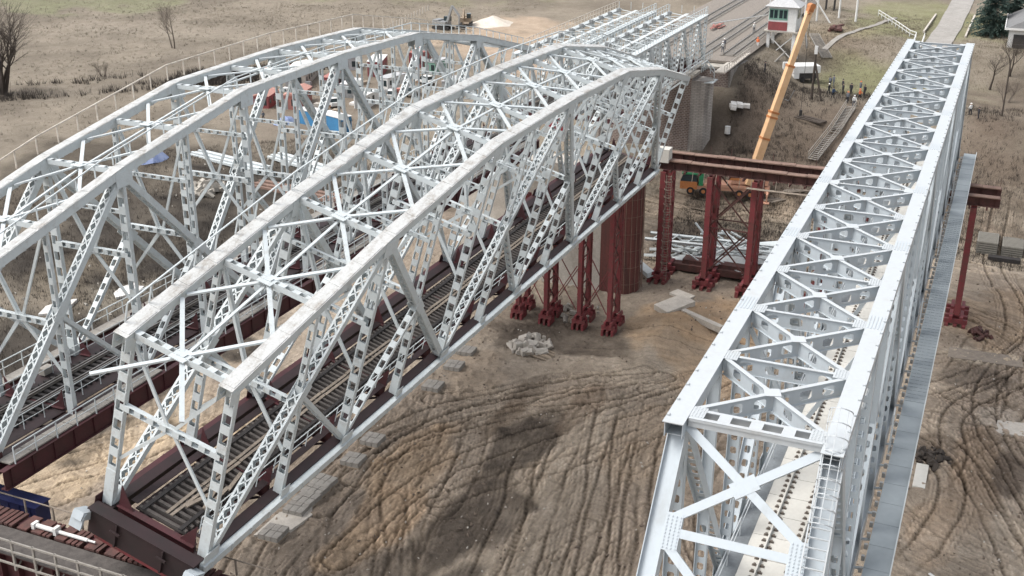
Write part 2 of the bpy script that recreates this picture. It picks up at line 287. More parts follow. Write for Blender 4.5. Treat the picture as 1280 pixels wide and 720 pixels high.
    if hole is not None:
        cx=(X[:-1,:-1]+X[1:,1:])/2; cy=(Y[:-1,:-1]+Y[1:,1:])/2; keep=~((cx>hole[0])&(cx<hole[1])&(cy>hole[2])&(cy<hole[3])); f=f[keep.reshape(-1)]
    return vs,f,C.reshape(-1,3)
def zg(x,y):
    X=np.array([float(x)]);Y=np.array([float(y)]); return float((zbase(X,Y)+(fbm(X,Y,.09,5,3)-.5)*.9+(fbm(X,Y,.5,4,9)-.5)*.35)[0])
def make_ground():
    m=bpy.data.materials.new('bare_ground'); m.use_nodes=True; N=m.node_tree.nodes; L=m.node_tree.links; b=N['Principled BSDF']; b.inputs['Roughness'].default_value=.95; b.inputs['Specular IOR Level'].default_value=.15
    at=N.new('ShaderNodeAttribute'); at.attribute_name='soil'; tc=N.new('ShaderNodeTexCoord')
    mul=at.outputs['Color']
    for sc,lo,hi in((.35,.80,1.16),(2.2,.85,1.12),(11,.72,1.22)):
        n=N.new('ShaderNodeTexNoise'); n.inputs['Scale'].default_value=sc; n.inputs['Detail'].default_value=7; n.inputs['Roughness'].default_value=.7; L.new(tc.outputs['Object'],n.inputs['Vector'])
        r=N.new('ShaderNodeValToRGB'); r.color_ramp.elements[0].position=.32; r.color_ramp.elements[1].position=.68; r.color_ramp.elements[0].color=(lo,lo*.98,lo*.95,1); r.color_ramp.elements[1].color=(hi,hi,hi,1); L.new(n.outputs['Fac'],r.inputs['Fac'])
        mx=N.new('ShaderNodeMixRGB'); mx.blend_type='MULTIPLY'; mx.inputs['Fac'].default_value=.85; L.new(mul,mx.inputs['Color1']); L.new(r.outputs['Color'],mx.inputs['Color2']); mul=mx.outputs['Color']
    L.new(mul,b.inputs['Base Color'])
    n=N.new('ShaderNodeTexNoise'); n.inputs['Scale'].default_value=3; n.inputs['Detail'].default_value=10; n.inputs['Roughness'].default_value=.75; L.new(tc.outputs['Object'],n.inputs['Vector'])
    bp=N.new('ShaderNodeBump'); bp.inputs['Strength'].default_value=.8; bp.inputs['Distance'].default_value=.25; L.new(n.outputs['Fac'],bp.inputs['Height']); L.new(bp.outputs['Normal'],b.inputs['Normal'])
    far=np.concatenate([np.linspace(-900,-60,15),np.arange(-50,420,3.),np.linspace(430,1600,24)]); fary=np.concatenate([np.linspace(-900,-110,14),np.arange(-100,330,3.),np.linspace(340,1500,22)])
    fx=np.arange(16,136.01,.17); fy=np.arange(-24,72.01,.17)
    sets=[ground_grid('g',fx,fy,True),ground_grid('g',far,fary,False,hole=(17,134.9,-23,71))]
    # drop the coarse sheet a little where it underlaps the fine one
    vs2=sets[1][0]; ins=(vs2[:,0]>15)&(vs2[:,0]<137)&(vs2[:,1]>-25)&(vs2[:,1]<73); vs2[ins,2]-=.5
    vs=np.vstack([sets[0][0],vs2]); n0=len(sets[0][0]); f=np.vstack([sets[0][1],sets[1][1]+n0]); C=np.vstack([sets[0][2],sets[1][2]])
    me=bpy.data.meshes.new('ground'); me.vertices.add(len(vs)); me.vertices.foreach_set('co',vs.ravel()); me.loops.add(f.size); me.loops.foreach_set('vertex_index',f.ravel().astype(np.int32)); me.polygons.add(len(f)); me.polygons.foreach_set('loop_start',np.arange(0,f.size,4,dtype=np.int32)); me.polygons.foreach_set('use_smooth',np.ones(len(f),bool)); me.update(calc_edges=True)
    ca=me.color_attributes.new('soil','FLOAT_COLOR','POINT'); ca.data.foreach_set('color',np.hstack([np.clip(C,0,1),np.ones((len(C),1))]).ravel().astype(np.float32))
    me.materials.append(m); o=bpy.data.objects.new('ground',me); COL.objects.link(o); structure(o)
make_ground()
# ---------------------------------------------------------------- old riveted bowstring truss
p=6.4; W=5.85; hw=W/2
H={0:10.5,2:13.6,4:15.8,6:16.1,8:15.8,10:13.6,12:10.5}
for k in range(1,12,2): H[k]=(H[k-1]+H[k+1])/2
def n_(k,s): return V(k*p,s*hw,0)
def t_(k,s): return V(k*p,s*hw,H[k])
APEX={0:2,4:2,8:6,12:10}
def m_(k,s):   # joint half way up the main diagonal at an odd panel point
    ev=[e for e in (k-1,k+1)]; ap=[e for e in ev if e in(2,6,10)][0]; bt=[e for e in ev if e!=ap][0]
    return (t_(ap,s)+n_(bt,s))/2
def lattice(mb,a,b,w=.58,d=.40):
    a=np.asarray(a,float);b=np.asarray(b,float);dr=nrm(b-a); n=np.cross(dr,(0,1,0)); 
    for s in(-1,1):
        o=V(0,s*w/2,0); mb.beam(a+o,b+o,.03,d)
        for q in(-1,1): mb.beam(a+o+n*q*d/2-V(0,s*.05,0),b+o+n*q*d/2-V(0,s*.05,0),.12,.025)
    for q in(-1,1): mb.lace(a+dr*.9,b-dr*.9,w-.06,(0,1,0),n*q*(d/2+.012),.68,.075,.014,cross=True)
    for e,sg in((a,1),(b,-1)):
        for q in(-1,1): mb.obox(e+dr*sg*.5+n*q*(d/2+.01),dr*.5,V(0,w/2,0),n*.012)
def batt(mb,a,b,w=.54,d=.26,pitch=1.12,frac=.46,foot=0):
    a=np.asarray(a,float);b=np.asarray(b,float);dr=nrm(b-a); n=np.cross(dr,(0,1,0))
    for s in(-1,1):
        o=V(0,s*w/2,0); mb.beam(a+o,b+o,.03,d)
        for q in(-1,1): mb.beam(a+o+n*q*d/2-V(0,s*.025,0),b+o+n*q*d/2-V(0,s*.025,0),.06,.022)
    for q in(-1,1):
        mb.batten(a,b,w-.04,(0,1,0),n*q*(d/2+.012),pitch,frac if (n*q)[0]<0 else .26,.016)
        if foot: mb.obox(a+dr*foot/2+n*q*(d/2+.03),dr*foot/2,V(0,w/2+.02,0),n*.012)
def cross_batt(mb,a,b,w,d,side,pitch,frac=.5):   # battened strut whose plates face 'side' x dir
    a,b,dr,sd,n=mb.fr(a,b,side)
    for s in(-1,1): mb.beam(a+sd*s*w/2,b+sd*s*w/2,.03,d,sd)
    for q in(-1,1): mb.batten(a,b,w,sd,n*q*(d/2+.01),pitch,frac,.016)
def build_old(root):
    for s in(-1,1):
        mb=MB(); cp=MB(); ev=[0,2,4,6,8,10,12]
        pts=[t_(k,s) for k in ev]; d0=nrm(pts[1]-pts[0]); pts[0]=pts[0]-d0*.7; d1=nrm(pts[-1]-pts[-2]); pts[-1]=pts[-1]+d1*.6
        for a,b in zip(pts[:-1],pts[1:]):
            dr=nrm(b-a); n=np.cross(dr,(0,1,0)); n=-n if n[2]<0 else n
            for q in(-1,1):
                mb.beam(a+V(0,q*.33,0),b+V(0,q*.33,0),.035,.52)
                for g in(-1,1): mb.beam(a+V(0,q*.28,0)+n*g*.25,b+V(0,q*.28,0)+n*g*.25,.12,.03)
            mb.lace(a+dr*.4,b-dr*.4,.7,(0,1,0),-n*.29,.8,.08,.015,cross=True)
            cp.beam(a+n*.28,b+n*.28,.76,.024)
            for x in np.arange(1.2,np.linalg.norm(b-a)-1,2.13): cp.obox(a+dr*x+n*.305,dr*.98,V(0,.32,0),n*.014)
        for k,P_ in zip(ev,pts):
            for q in(-1,1): mb.obox(P_-V(0,0,.45 if 0<k<12 else .25)+V(.3 if k==0 else (-.3 if k==12 else 0),q*.355,0),V(.72 if 0<k<12 else .36,0,0),V(0,.012,0),V(0,0,.46 if 0<k<12 else .38))
        mb.build('top_chord','old_paint',root); ch=root.children[-1]; cp.build('cover_plate','old_paint_dirty',ch)
        mb=MB(); mb.box(-.6,12*p+.6,s*(hw+.16),s*(hw+.52),-.30,.16)
        for x in np.arange(0,12*p,1.6): mb.box(x,x+.12,s*(hw+.521),s*(hw+.56),-.28,.14)
        for k in range(13): mb.obox(n_(k,s)+V(0,s*.40,.15),V(.6 if k%2==0 else .38,0,0),V(0,.014,0),V(0,0,.62))
        c=mb.build('bottom_chord','old_paint',root,'pale grey lower chord with a dirt covered top')
        mb=MB(); mb.box(-.4,12*p+.4,s*(hw-.45),s*(hw+.15),-.55,.24); mb.build('chord_trough','maroon_dark',c)
        for ap in(2,6,10):
            for bt in(ap-2,ap+2):
                mb=MB(); a=t_(ap,s)-V(0,0,.2); b=n_(bt,s)+V(0,0,.2); lattice(mb,a,b); 
                M=(a+b)/2
                for q in(-1,1): mb.obox(M+V(0,q*.31,0),nrm(b-a)*.6,V(0,.012,0),np.cross(nrm(b-a),(0,1,0))*.34)
                mb.build('main_diagonal','old_paint',root)
        for k in range(13):
            mb=MB()
            if k%2==0: batt(mb,n_(k,s)+V(0,0,.2),t_(k,s)-V(0,0,.3),foot=2.2 if k in(0,12) else 1.3); mb.build('post','old_paint',root)
            else:
                M=m_(k,s); batt(mb,n_(k,s)+V(0,0,.2),M,.48,.24,foot=1.4); mb.build('hanger','old_paint',root)
                mb=MB(); batt(mb,M,t_(k,s)-V(0,0,.3),.34,.2,1.0,.42); mb.build('sub_post','old_paint',root)
                ap=[e for e in(k-1,k+1) if e in(2,6,10)][0]
                mb=MB(); batt(mb,n_(ap,s)+V(0,0,.25),M-V(0,0,.15),.42,.24,.95,.46); mb.build('sub_diagonal','old_paint',root)
    for k in range(13):
        a,b=t_(k,1),t_(k,-1); c=(a+b)/2; mb=MB(); cross_batt(mb,a-V(0,.4,0),b+V(0,.4,0),.34,.3,(1,0,0),.8); mb.build('top_strut','old_paint',root)
        mb=MB(); sl0=(H[k]-H[k-1])/p if k>0 else (H[1]-H[0])/p; sl1=(H[k+1]-H[k])/p if k<12 else sl0
        hp=p/2-.15; L0=V(-hp,0,-sl0*hp); L1=V(hp,0,sl1*hp)
        for s in(-1,1):
            yy=hw-.42 
            mb.beam(c+V(0,0,.02),c+L1+V(0,s*yy,0.02),.22,.10,(1,-s*.9,0)); mb.beam(c+V(0,0,.02),c+L0+V(0,s*yy,.02),.22,.10,(1,s*.9,0))
        mb.obox(c+V(0,0,.1),V(.5,0,0),V(0,.42,0),V(0,0,.02)); mb.build('top_brace','old_paint',root)
        # sway frame
        zs=H[k]*(.60 if k%2==0 else .5); 
        if k in(0,12): zs=H[k]*.60
        c=V(k*p,0,zs); mb=MB(); cross_batt(mb,c+V(0,hw-.3,0),c-V(0,hw-.3,0),.32,.26,(0,0,1),.75); hz=3.1; hu=max(2.0,H[k]-zs-.55)
        for sy in(-1,1):
            for sz in(-1,1): mb.beam(c+V(0,sy*.2,sz*.16),c+V(0,sy*(hw-.3),hu if sz>0 else -hz),.17,.09,(0,sz,-sy))
        mb.obox(c,V(.02,0,0),V(0,.4,0),V(0,0,.32)); mb.build('sway_frame','old_paint',root)
        if 0<k<12:
            mb=MB()
            for s in(-1,1): mb.beam(V(k*p,s*(hw-.3),zs-hz-.1),V(k*p,s*.1,zs-.25),.10,.07,(1,0,0)); mb.beam(V(k*p+.1,s*(hw-.35),H[k]-.4),V(k*p+.1,s*.1,zs+.2),.10,.06,(1,0,0))
            mb.build('knee_brace','old_paint',root)
        if 2<=k<=10:
            c2=V(k*p,0,zs+(H[k]-zs)*.52); mb=MB(); cross_batt(mb,c2+V(0,hw-.35,0),c2-V(0,hw-.35,0),.24,.18,(0,0,1),.7); mb.build('upper_sway_strut','old_paint',root)
        mb=MB(); x=k*p; mb.box(x-.03,x+.03,-hw+.6,hw-.6,-.45,.42); mb.box(x-.2,x+.2,-hw+.6,hw-.6,.42,.46); mb.box(x-.2,x+.2,-hw+.6,hw-.6,-.49,-.45)
        for sy in(-1,1):
            mb.add([(x-.02,sy*(hw-.62),.46),(x-.02,sy*(hw-1.5),.46),(x-.02,sy*(hw-.62),1.7),(x+.02,sy*(hw-.62),.46),(x+.02,sy*(hw-1.5),.46),(x+.02,sy*(hw-.62),1.7)],[(0,1,2),(5,4,3),(0,2,5,3),(1,4,5,2)])
        mb.build('floor_beam','maroon',root)
    for sy in(-1,1):
        mb=MB(); 
        for k in range(12): mb.box(k*p+.24,(k+1)*p-.24,sy*.95-.02,sy*.95+.02,-.30,.30); mb.box(k*p+.24,(k+1)*p-.24,sy*.95-.14,sy*.95+.14,.30,.33)
        mb.build('stringer','maroon_dark',root)
    for k in range(12):
        a=(t_(k,1)+t_(k,-1))/2; b=(t_(k+1,1)+t_(k+1,-1))/2; mb=MB(); mb.beam(a-V(0,0,.12),b-V(0,0,.12),.14,.10); mb.build('centre_tie','old_paint',root)
    mb=MB()
    for k in range(12):
        for s in(-1,1): mb.beam((k*p+.4,s*(hw-.8),-.40+.03*s),((k+1)*p-.4,-s*(hw-.8),-.40+.03*s),.16,.05)
    mb.build('floor_bracing','maroon_dark',root)
def railing(mb,pts,h=1.05,every=1.6,r=.028,off=(0,0,0),mid=True):
    pts=[np.asarray(q,float)+np.asarray(off,float) for q in pts]
    for si,(a,b) in enumerate(zip(pts[:-1],pts[1:])):
        u=V(0,0,h); mb.beam(a+u,b+u,r*2,r*2)
        if mid: mb.beam(a+u*.52,b+u*.52,r*1.4,r*1.4)
        n=max(1,int(round(np.linalg.norm(b-a)/every)))
        for i in range(0 if si==0 else 1,n+1): q=a+(b-a)*i/n; mb.beam(q,q+u*.985,r*2,r*2,(1,0,0))
LT=thing('old_truss_bridge','upright riveted bowstring truss bridge at far left, its tracks still in place','railway bridge',(12,44.7,2.54))
build_old(LT)
MT=copy_tree(LT); MT.location=(10.14,28.81,3.0); MT.rotation_euler=(.2742,.008,.0026); MT['label']='riveted bowstring truss bridge tilted sideways in the middle, rails lifted off its sleepers'
for o in MT.children:
    if o.name.startswith('bottom_chord') and sum(v.co.y for v in o.data.vertices)>0: o.data=o.data.copy(); o.data.materials[0]=MATS['maroon']; del o['label']
# deck and railings of the tilted bridge
sl=[];x=.5
NS=168
for i in range(NS): sl.append(.5+i*(12*p-1)/(NS-1))
mb=MB()
def sleeper_bm(mb,x,L=2.9,w=.18,h=.22,z0=.34,j=0): mb.box(x-w/2,x+w/2,-L/2+j,L/2+j,z0,z0+h)
proto=MB(); sleeper_bm(proto,0); sp=proto.build('sleeper','sleeper_wood',MT); sp.location=(sl[0],0,0)
for i in range(1,100):
    c=sp.copy(); COL.objects.link(c); c.parent=MT; c.location=(sl[i],random.uniform(-.08,.08),random.uniform(-.01,.01)); c.rotation_euler=(0,0,random.uniform(-.03,.03))
mb=MB()
for i in range(100,NS): sleeper_bm(mb,sl[i],j=random.uniform(-.06,.06))
stuff(mb.build('sleeper_row','sleeper_wood',MT))
for y in(-1.15,1.15):
    mb=MB(); mb.box(.3,12*p-.3,y-.1,y+.1,.563,.64); mb.build('guard_timber','sleeper_dark',MT)
mb=MB()
for i in range(26):
    for yy in(-.16,.13):
        if random.random()<.9: mb.obox((.9+i*2.9+1.4,yy+random.uniform(-.03,.03),.59),V(1.42,random.uniform(-.03,.03),0),V(0,.085,0),V(0,0,.022))
mb.build('walk_plank','walk_wood',MT)
mb=MB()
for (x,y,a) in ((3,-.9,.3),(3.6,-1.1,.1),(4.4,-.6,.5),(2.6,-.5,-.2),(5,-1.0,.2)): mb.obox((x,y,.66+.05*a),V(.8*math.cos(a),.8*math.sin(a),0),V(-.1*math.sin(a),.1*math.cos(a),0),V(0,0,.05))
mb.build('loose_plank','walk_wood',MT)
for s,z in((-1,.5),):
    mb=MB(); railing(mb,[(.8,s*(hw-.95),z),(12*p-.8,s*(hw-.95),z)],1.05,1.6,.022); mb.build('deck_railing','old_paint',MT)
mb=MB()
for s in(-1,1): mb.box(.6,12*p-.6,s*(hw-.95)-.3,s*(hw-.95)+.12,.44,.48)
mb.box(.4,12*p-.4,-1.64,1.64,.30,.335); mb.build('deck_shade_plate','maroon_dark',MT)  # added centre sheet puts the shade under the sleepers into dark colour
def top_rail(root,s,yo,m,h=1.0,every=1.6,name='top_railing'):
    mb=MB(); pts=[t_(k,s)+V(0,s*yo,.34) for k in(0,2,4,6,8,10,12)]; railing(mb,pts,h,every,.034,mid=False); return mb.build(name,m,root)
top_rail(MT,1,.36,'old_paint')
# end bearings with pale jacking shoes on the near end, and end floor girder
mb=MB(); mb.box(-1.15,-.55,-hw-.2,hw+.2,-1.0,.45); mb.box(-1.25,-.5,-hw-.3,hw+.3,.45,.50); 
for y in(-1.4,1.4): mb.box(-1.30,-1.151,y-.05,y+.05,-.95,.42); mb.box(-1.4,-1.301,y-.3,y+.3,-.1,.02)
mb.build('end_girder','maroon_dark',MT)
for s in(-1,1):
    mb=MB(); mb.obox((-1.35,s*(hw+.42),.12),V(.42,0,-.20),V(0,.30,0),V(.10,0,.20)); mb.obox((-1.72,s*(hw+.42),.0),V(.08,0,.03),V(0,.36,0),V(.12,0,.38))
    mb.build('jacking_shoe','new_paint',MT)
mb=MB(); mb.box(-1.0,.9,-hw+.1,hw-.1,-1.35,-1.02); mb.build('jacking_beam','tower_red',MT); mb=MB(); mb.box(12*p-.9,12*p+1,-hw-.2,hw+.2,-1.1,-.55); mb.build('jacking_beam','tower_red',MT)
# signs seen hanging inside the tilted bridge
sg=MB(); c=t_(6,-1)+V(.6,.5,-2.3); sg.box(c[0]-.03,c[0]+.03,c[1]-.85,c[1]+.85,c[2]-.95,c[2]+.95); so=sg.build('warning_sign','sign_white',MT,'white sign with a red triangle')
sg=MB(); q=c+V(-.045,0,.1)
def tri_ring(mb,q,r0,r1,t):
    A=[(0,r0),(-r0*.87,-r0*.5),(r0*.87,-r0*.5)];B=[(0,r1),(-r1*.87,-r1*.5),(r1*.87,-r1*.5)]
    vs=[q+V(-t,y,z) for y,z in A]+[q+V(-t,y,z) for y,z in B]; mb.add(vs,[(0,1,4,3),(1,2,5,4),(2,0,3,5)])
tri_ring(sg,q,.72,.36,0); sg.box(q[0]-.012,q[0]+.002,q[1]-.05,q[1]+.05,q[2]-.12,q[2]+.2); sg.build('triangle','sign_red',so)
sg=MB(); c8=t_(9,-1)+V(-1.2,1.2,-5.2); n=18
for i in range(n):
    a0,a1=2*math.pi*i/n,2*math.pi*(i+1)/n; sg.beam(c8+V(0,.62*math.cos(a0),.62*math.sin(a0)),c8+V(0,.62*math.cos(a1),.62*math.sin(a1)),.16,.03,(1,0,0))
sg.build('ring_sign','slab_cream',MT,'pale ring shaped sign')
# deck of the left bridge
mb=MB()
NL=150; xs=[.5+i*(12*p-1)/(NL-1) for i in range(NL)]
proto=MB(); sleeper_bm(proto,0,2.8,.24,.2,.34); sp=proto.build('sleeper','sleeper_dark',LT); sp.location=(xs[0],0,0)
for i in range(1,100):
    c=sp.copy(); COL.objects.link(c); c.parent=LT; c.location=(xs[i],random.uniform(-.03,.03),0)
mb=MB()
for i in range(100,NL): sleeper_bm(mb,xs[i],2.8,.24,.2,.34)
stuff(mb.build('sleeper_row','sleeper_dark',LT))
def rail_prof(mb,x0,x1,y,z,z1=None):
    z1=z if z1 is None else z1
    mb.beam((x0,y,z+.02),(x1,y,z1+.02),.14,.04); mb.beam((x0,y,z+.09),(x1,y,z1+.09),.02,.10); mb.beam((x0,y,z+.16),(x1,y,z1+.16),.075,.045)
for y in(-.76,.76):
    mb=MB(); rail_prof(mb,-.5,12*p+.5,y,.545); mb.build('rail','rail_steel',LT)
for y in(-.5,.5):
    mb=MB(); rail_prof(mb,-.5,12*p+.5,y,.545); mb.build('guard_rail','rail_steel',LT)
mb=MB(); mb.box(.4,12*p-.4,-2.42,2.42,.30,.335); mb.build('deck_shade_plate','maroon_dark',LT)  # added dark sheet under the sleepers, hiding the ground in the gaps
for o in list(LT.children):
    if o.name.startswith('bottom_chord'): o.data=o.data.copy(); o.data.materials[0]=MATS['maroon']; del o['label']
for s in(-1,1):
    y0=hw+.62
    mb=MB(); mb.box(-.5,12*p+.5,s*(y0+.85)-.02,s*(y0+.85)+.02,-.80,.28); mb.box(-.5,12*p+.5,s*(y0+.75)-.25,s*(y0+.75)+.25,-.86,-.802); mb.box(-.5,12*p+.5,s*(y0+.75)-.2,s*(y0+.75)+.2,.283,.32)
    for x in np.arange(0,12*p,1.6): mb.box(x-.02,x+.02,s*(y0+.92)-.05,s*(y0+.92)+.05,-.80,.28)
    mb.build('side_girder','maroon',LT)
    for i in range(48):
        if s<0 and i in(8,9,12,17,18): continue
        x0=.2+i*1.6; mb=MB(); mb.box(x0,x0+1.56,min(s*(hw+.45),s*(y0+.72)),max(s*(hw+.45),s*(y0+.72)),.36,.45); o=mb.build('walkway_slab','walk_slab',LT)
    mb=MB(); railing(mb,[(.4,s*(y0+.9),.36),(12*p-.4,s*(y0+.9),.36)],1.05,1.6,.03); mb.build('deck_railing','old_paint',LT)
    mb=MB(); railing(mb,[(.4,s*1.95,.36),(12*p-.4,s*1.95,.36)],1.0,1.6,.02); mb.build('inner_railing','old_paint',LT)
top_rail(LT,1,.46,'rail_yellow',1.1,1.9); top_rail(LT,-1,-.36,'old_paint',.75)
for (k,y) in ((1.5,2.2),(3.2,-2.2),(4.1,-2.2)):
    x=k*p; mb=MB(); mb.box(x-.4,x+.4,y-.25,y+.25,.45,.9); mb.build('cable_box','walk_slab',LT)
# ---------------------------------------------------------------- new welded bridge
NB=thing('new_truss_bridge','clean pale grey welded truss bridge on the right with flat top chords','railway bridge',(0,0,0))
hb=2.90; ht=15.0
def TN(x,s): return V(x,s*hb,ht)
def BN(x,s): return V(x,s*hb,0)
def hsec(mb,a,b,w=.62,d=.55,hole=True,pitch=.72,hs=.30):
    """two flanges lying in the truss plane's normal direction +/-y, perforated web between them"""
    a=np.asarray(a,float);b=np.asarray(b,float);dr=nrm(b-a); n=np.cross(dr,(0,1,0))
    for s in(-1,1): mb.beam(a+V(0,s*w/2,0),b+V(0,s*w/2,0),.03,d)
    if hole: mb.perf(a,b,w-.03,.024,(0,1,0),pitch,hs,hs*1.25,True,.9)
    else: mb.beam(a,b,w-.03,.024)
for s in(-1,1):
    mb=MB()
    for q in(-1,1): mb.beam(TN(9.9,s)+V(0,q*.34,-.32),TN(100.1,s)+V(0,q*.34,-.32),.03,.66)
    mb.beam(TN(10.1,s)+V(0,0,-.62),TN(99.9,s)+V(0,0,-.62),.64,.03)
    for k in range(17): mb.beam(TN(11+5.5*k,s)+V(0,-s*.50,-.34),TN(11+5.5*k,s)+V(0,-s*.37,-.34),.7,.5,(1,0,0))
    ch=mb.build('top_chord','new_paint',NB)
    mb=MB()
    for x in np.arange(10.3,100,1.37): mb.box(x-.07,x+.07,s*(hb+.32)-.05,s*(hb+.32)+.05,ht+.05,ht+.12)
    mb.beam(TN(9.75,s)+V(0,0,.03),TN(100.2,s)+V(0,0,.03),.80,.035)
    for k in range(17):
        x=11+5.5*k; mb.box(x-.42,x+.42,min(s*(hb-.41),s*(hb-.95)),max(s*(hb-.41),s*(hb-.95)),ht+.016,ht+.036)
    for k in range(6):
        x=11+5.5*k
        for bx in np.arange(-.36,.37,.12):
            for by in (.50,.62,.74,.86): mb.box(x+bx-.022,x+bx+.022,s*(hb-by)-.022,s*(hb-by)+.022,ht+.0365,ht+.062)
    mb.build('top_plate','new_paint_top',ch)
    mb=MB()
    for x in (22.4,33.4,44.4,55.4,66.4,77.4,88.4):
        for j in range(5): mb.box(x-.75,x+.75,s*hb-.32+j*.15,s*hb-.26+j*.15,ht+.048,ht+.066)
    mb.build('splice_bar','new_paint',ch)
    mb=MB(); mb.box(-.6,110.6,s*hb-.31,s*hb-.28,-.45,.45); mb.box(-.6,110.6,s*hb+.28,s*hb+.31,-.45,.45); mb.box(-.6,110.6,s*hb-.28,s*hb+.28,.30,.33)
    for k in range(21): x=5.5*k; mb.box(x-.8,x+.8,s*hb+.312 if s>0 else s*hb-.34,s*hb+.34 if s>0 else s*hb-.312,-.4,1.3)
    mb.build('bottom_chord','new_paint',NB)
    for a,b in((BN(0,s),TN(11,s)),(BN(110,s),TN(99,s))):
        mb=MB(); a2=a; b2=b-V(0,0,.5); dr=nrm(b2-a2); n=np.cross(dr,(0,1,0))
        for q in(-1,1): mb.beam(a2+V(0,q*.33,0),b2+V(0,q*.33,0),.03,.66)
        mb.beam(a2+n*.1,b2+n*.1,.64,.03); mb.build('end_post','new_paint',NB)
        for q in(-1,1): pass
    tops=[11,33,55,77,99]; bots=[0,22,44,66,88,110]
    for t in tops:
        for b in(t-11,t+11):
            if b in(0,110): continue
            mb=MB(); hsec(mb,TN(t,s)-V(0,0,.5),BN(b,s)+V(0,0,.3),.56,.52); mb.build('diagonal','new_paint',NB)
        mb=MB(); hsec(mb,BN(t,s)+V(0,0,.3),TN(t,s)-V(0,0,.5),.56,.44); mb.build('hanger','new_paint',NB)
    for b in bots[1:-1]:
        mb=MB(); hsec(mb,BN(b,s)+V(0,0,.3),TN(b,s)-V(0,0,.5),.56,.44); mb.build('post','new_paint',NB)
    for k in range(20):
        x=5.5*k
        if (k%2)==0: continue
        M=V(x,s*hb,ht/2)
        mb=MB(); hsec(mb,BN(x,s)+V(0,0,.3),M,.5,.34); mb.build('sub_hanger','new_paint',NB)
        if 11<x<99: mb=MB(); hsec(mb,M,TN(x,s)-V(0,0,.5),.5,.34,False); mb.build('sub_post','new_paint',NB)
def castellated(mb,a,b,fl=.20,web=.74,pitch=1.15,top=.0):
    global WEBS  # webs get their own mesh; its bluish paint stands in for their shade
    a=np.asarray(a,float);b=np.asarray(b,float); d=nrm(b-a); sd=nrm(np.cross((0,0,1),d))
    mb.beam(a+V(0,0,top),b+V(0,0,top),fl,.03,sd); mb=WEBS; mb.beam(a+V(0,0,top-web),b+V(0,0,top-web),fl*.8,.02,sd)
    mb.perf(a+V(0,0,top-web/2-.012),b+V(0,0,top-web/2-.012),web-.03,.02,(0,0,1),pitch,.40,.56,True,.30)
yi=hb-.42
for k in range(17):
    x=11+5.5*k
    mb=MB(); WEBS=MB()
    if k==0:
        for q in(-1,1): mb.beam((x-.05,q*(yi),ht+.01),(x-.05,-q*yi,ht+.01),.02,.02); 
        for q in(-.38,.38):
            mb.beam((x-.15+q,yi,ht-.05),(x-.15+q,-yi,ht-.05),.10,.10,(1,0,0)); mb.beam((x-.15+q,yi,ht-.20),(x-.15+q,-yi,ht-.20),.02,.30,(1,0,0))
        mb.perf((x-.15,yi,ht+.01),(x-.15,-yi,ht+.01),.86,.03,(1,0,0),1.22,.52,.72,False,.1)
    else: castellated(mb,(x,yi,ht+.0),(x,-yi,ht+.0),.17)
    o=mb.build('top_strut','new_paint_top',NB)
    if WEBS.v: WEBS.build('perforated_web','new_paint',o)
    if k<16:
        mb=MB(); WEBS=MB(); x2=x+5.5; castellated(mb,(x+.25,yi,ht-.004),(x2-.25,-yi,ht-.004),.20)
        # second arm split round the crossing
        c=V((x+x2)/2,0,ht-.004)
        for s in(-1,1): castellated(mb,c+V(-s*.14,s*.14,0) if False else c+nrm(V(s*(x2-x-.5)/2,s*yi,0))*.13,V((x+x2)/2+s*(x2-x-.5)/2,s*yi,ht-.004),.20)
        mb.obox(c+V(0,0,.035),V(.3,.1,0),V(-.1,.3,0),V(0,0,.012))
        o=mb.build('top_brace','new_paint_top',NB); WEBS.build('perforated_web','new_paint',o)
# portal bracing in the plane of the near end posts
def EP(s,f,far=False): 
    a,b=(BN(110,s),TN(99,s)) if far else (BN(0,s),TN(11,s)); return a+(b-a)*f+V(0,-s*.36,0)
for far in(False,True):
    mb=MB(); nn=nrm(np.cross(nrm(V(11,0,15) if not far else V(-11,0,15)),(0,1,0)))
    def pb(a,b,o=0): mb.beam(a+nn*o,b+nn*o,.34,.24,np.cross(nn,b-a))
    for f0,f1 in((.97,.775),(.735,.50)):
        pb(EP(1,f0,far),EP(-1,f1,far)); 
        A,B=EP(-1,f0,far),EP(1,f1,far); M=(A+B)/2; u=nrm(B-A)*.2; pb(A,M-u); pb(M+u,B); mb.obox(M,nrm(B-A)*.5,nrm(np.cross(nn,B-A))*.3,nn*.135)
    pb(EP(1,.755,far),EP(-1,.755,far),.004); pb(EP(1,.48,far),EP(-1,.48,far),.004)
    for s in(-1,1): mb.obox(EP(s,.755,far)+V(0,-s*.25,0),nrm(V(11 if not far else -11,0,15))*.7,V(0,.32,0),nn*.13)
    if not far:
        for s in(-1,1):
            c=EP(s,.755)+V(0,-s*.25,0); u=nrm(V(11,0,15))
            for i in np.arange(-.6,.61,.13):
                for j in (-.24,-.08,.08,.24): q=c+u*i+V(0,j,0)+nn*.15; mb.obox(q,u*.025,V(0,.025,0),nn*.018)
    mb.build('portal_brace','new_paint',NB)
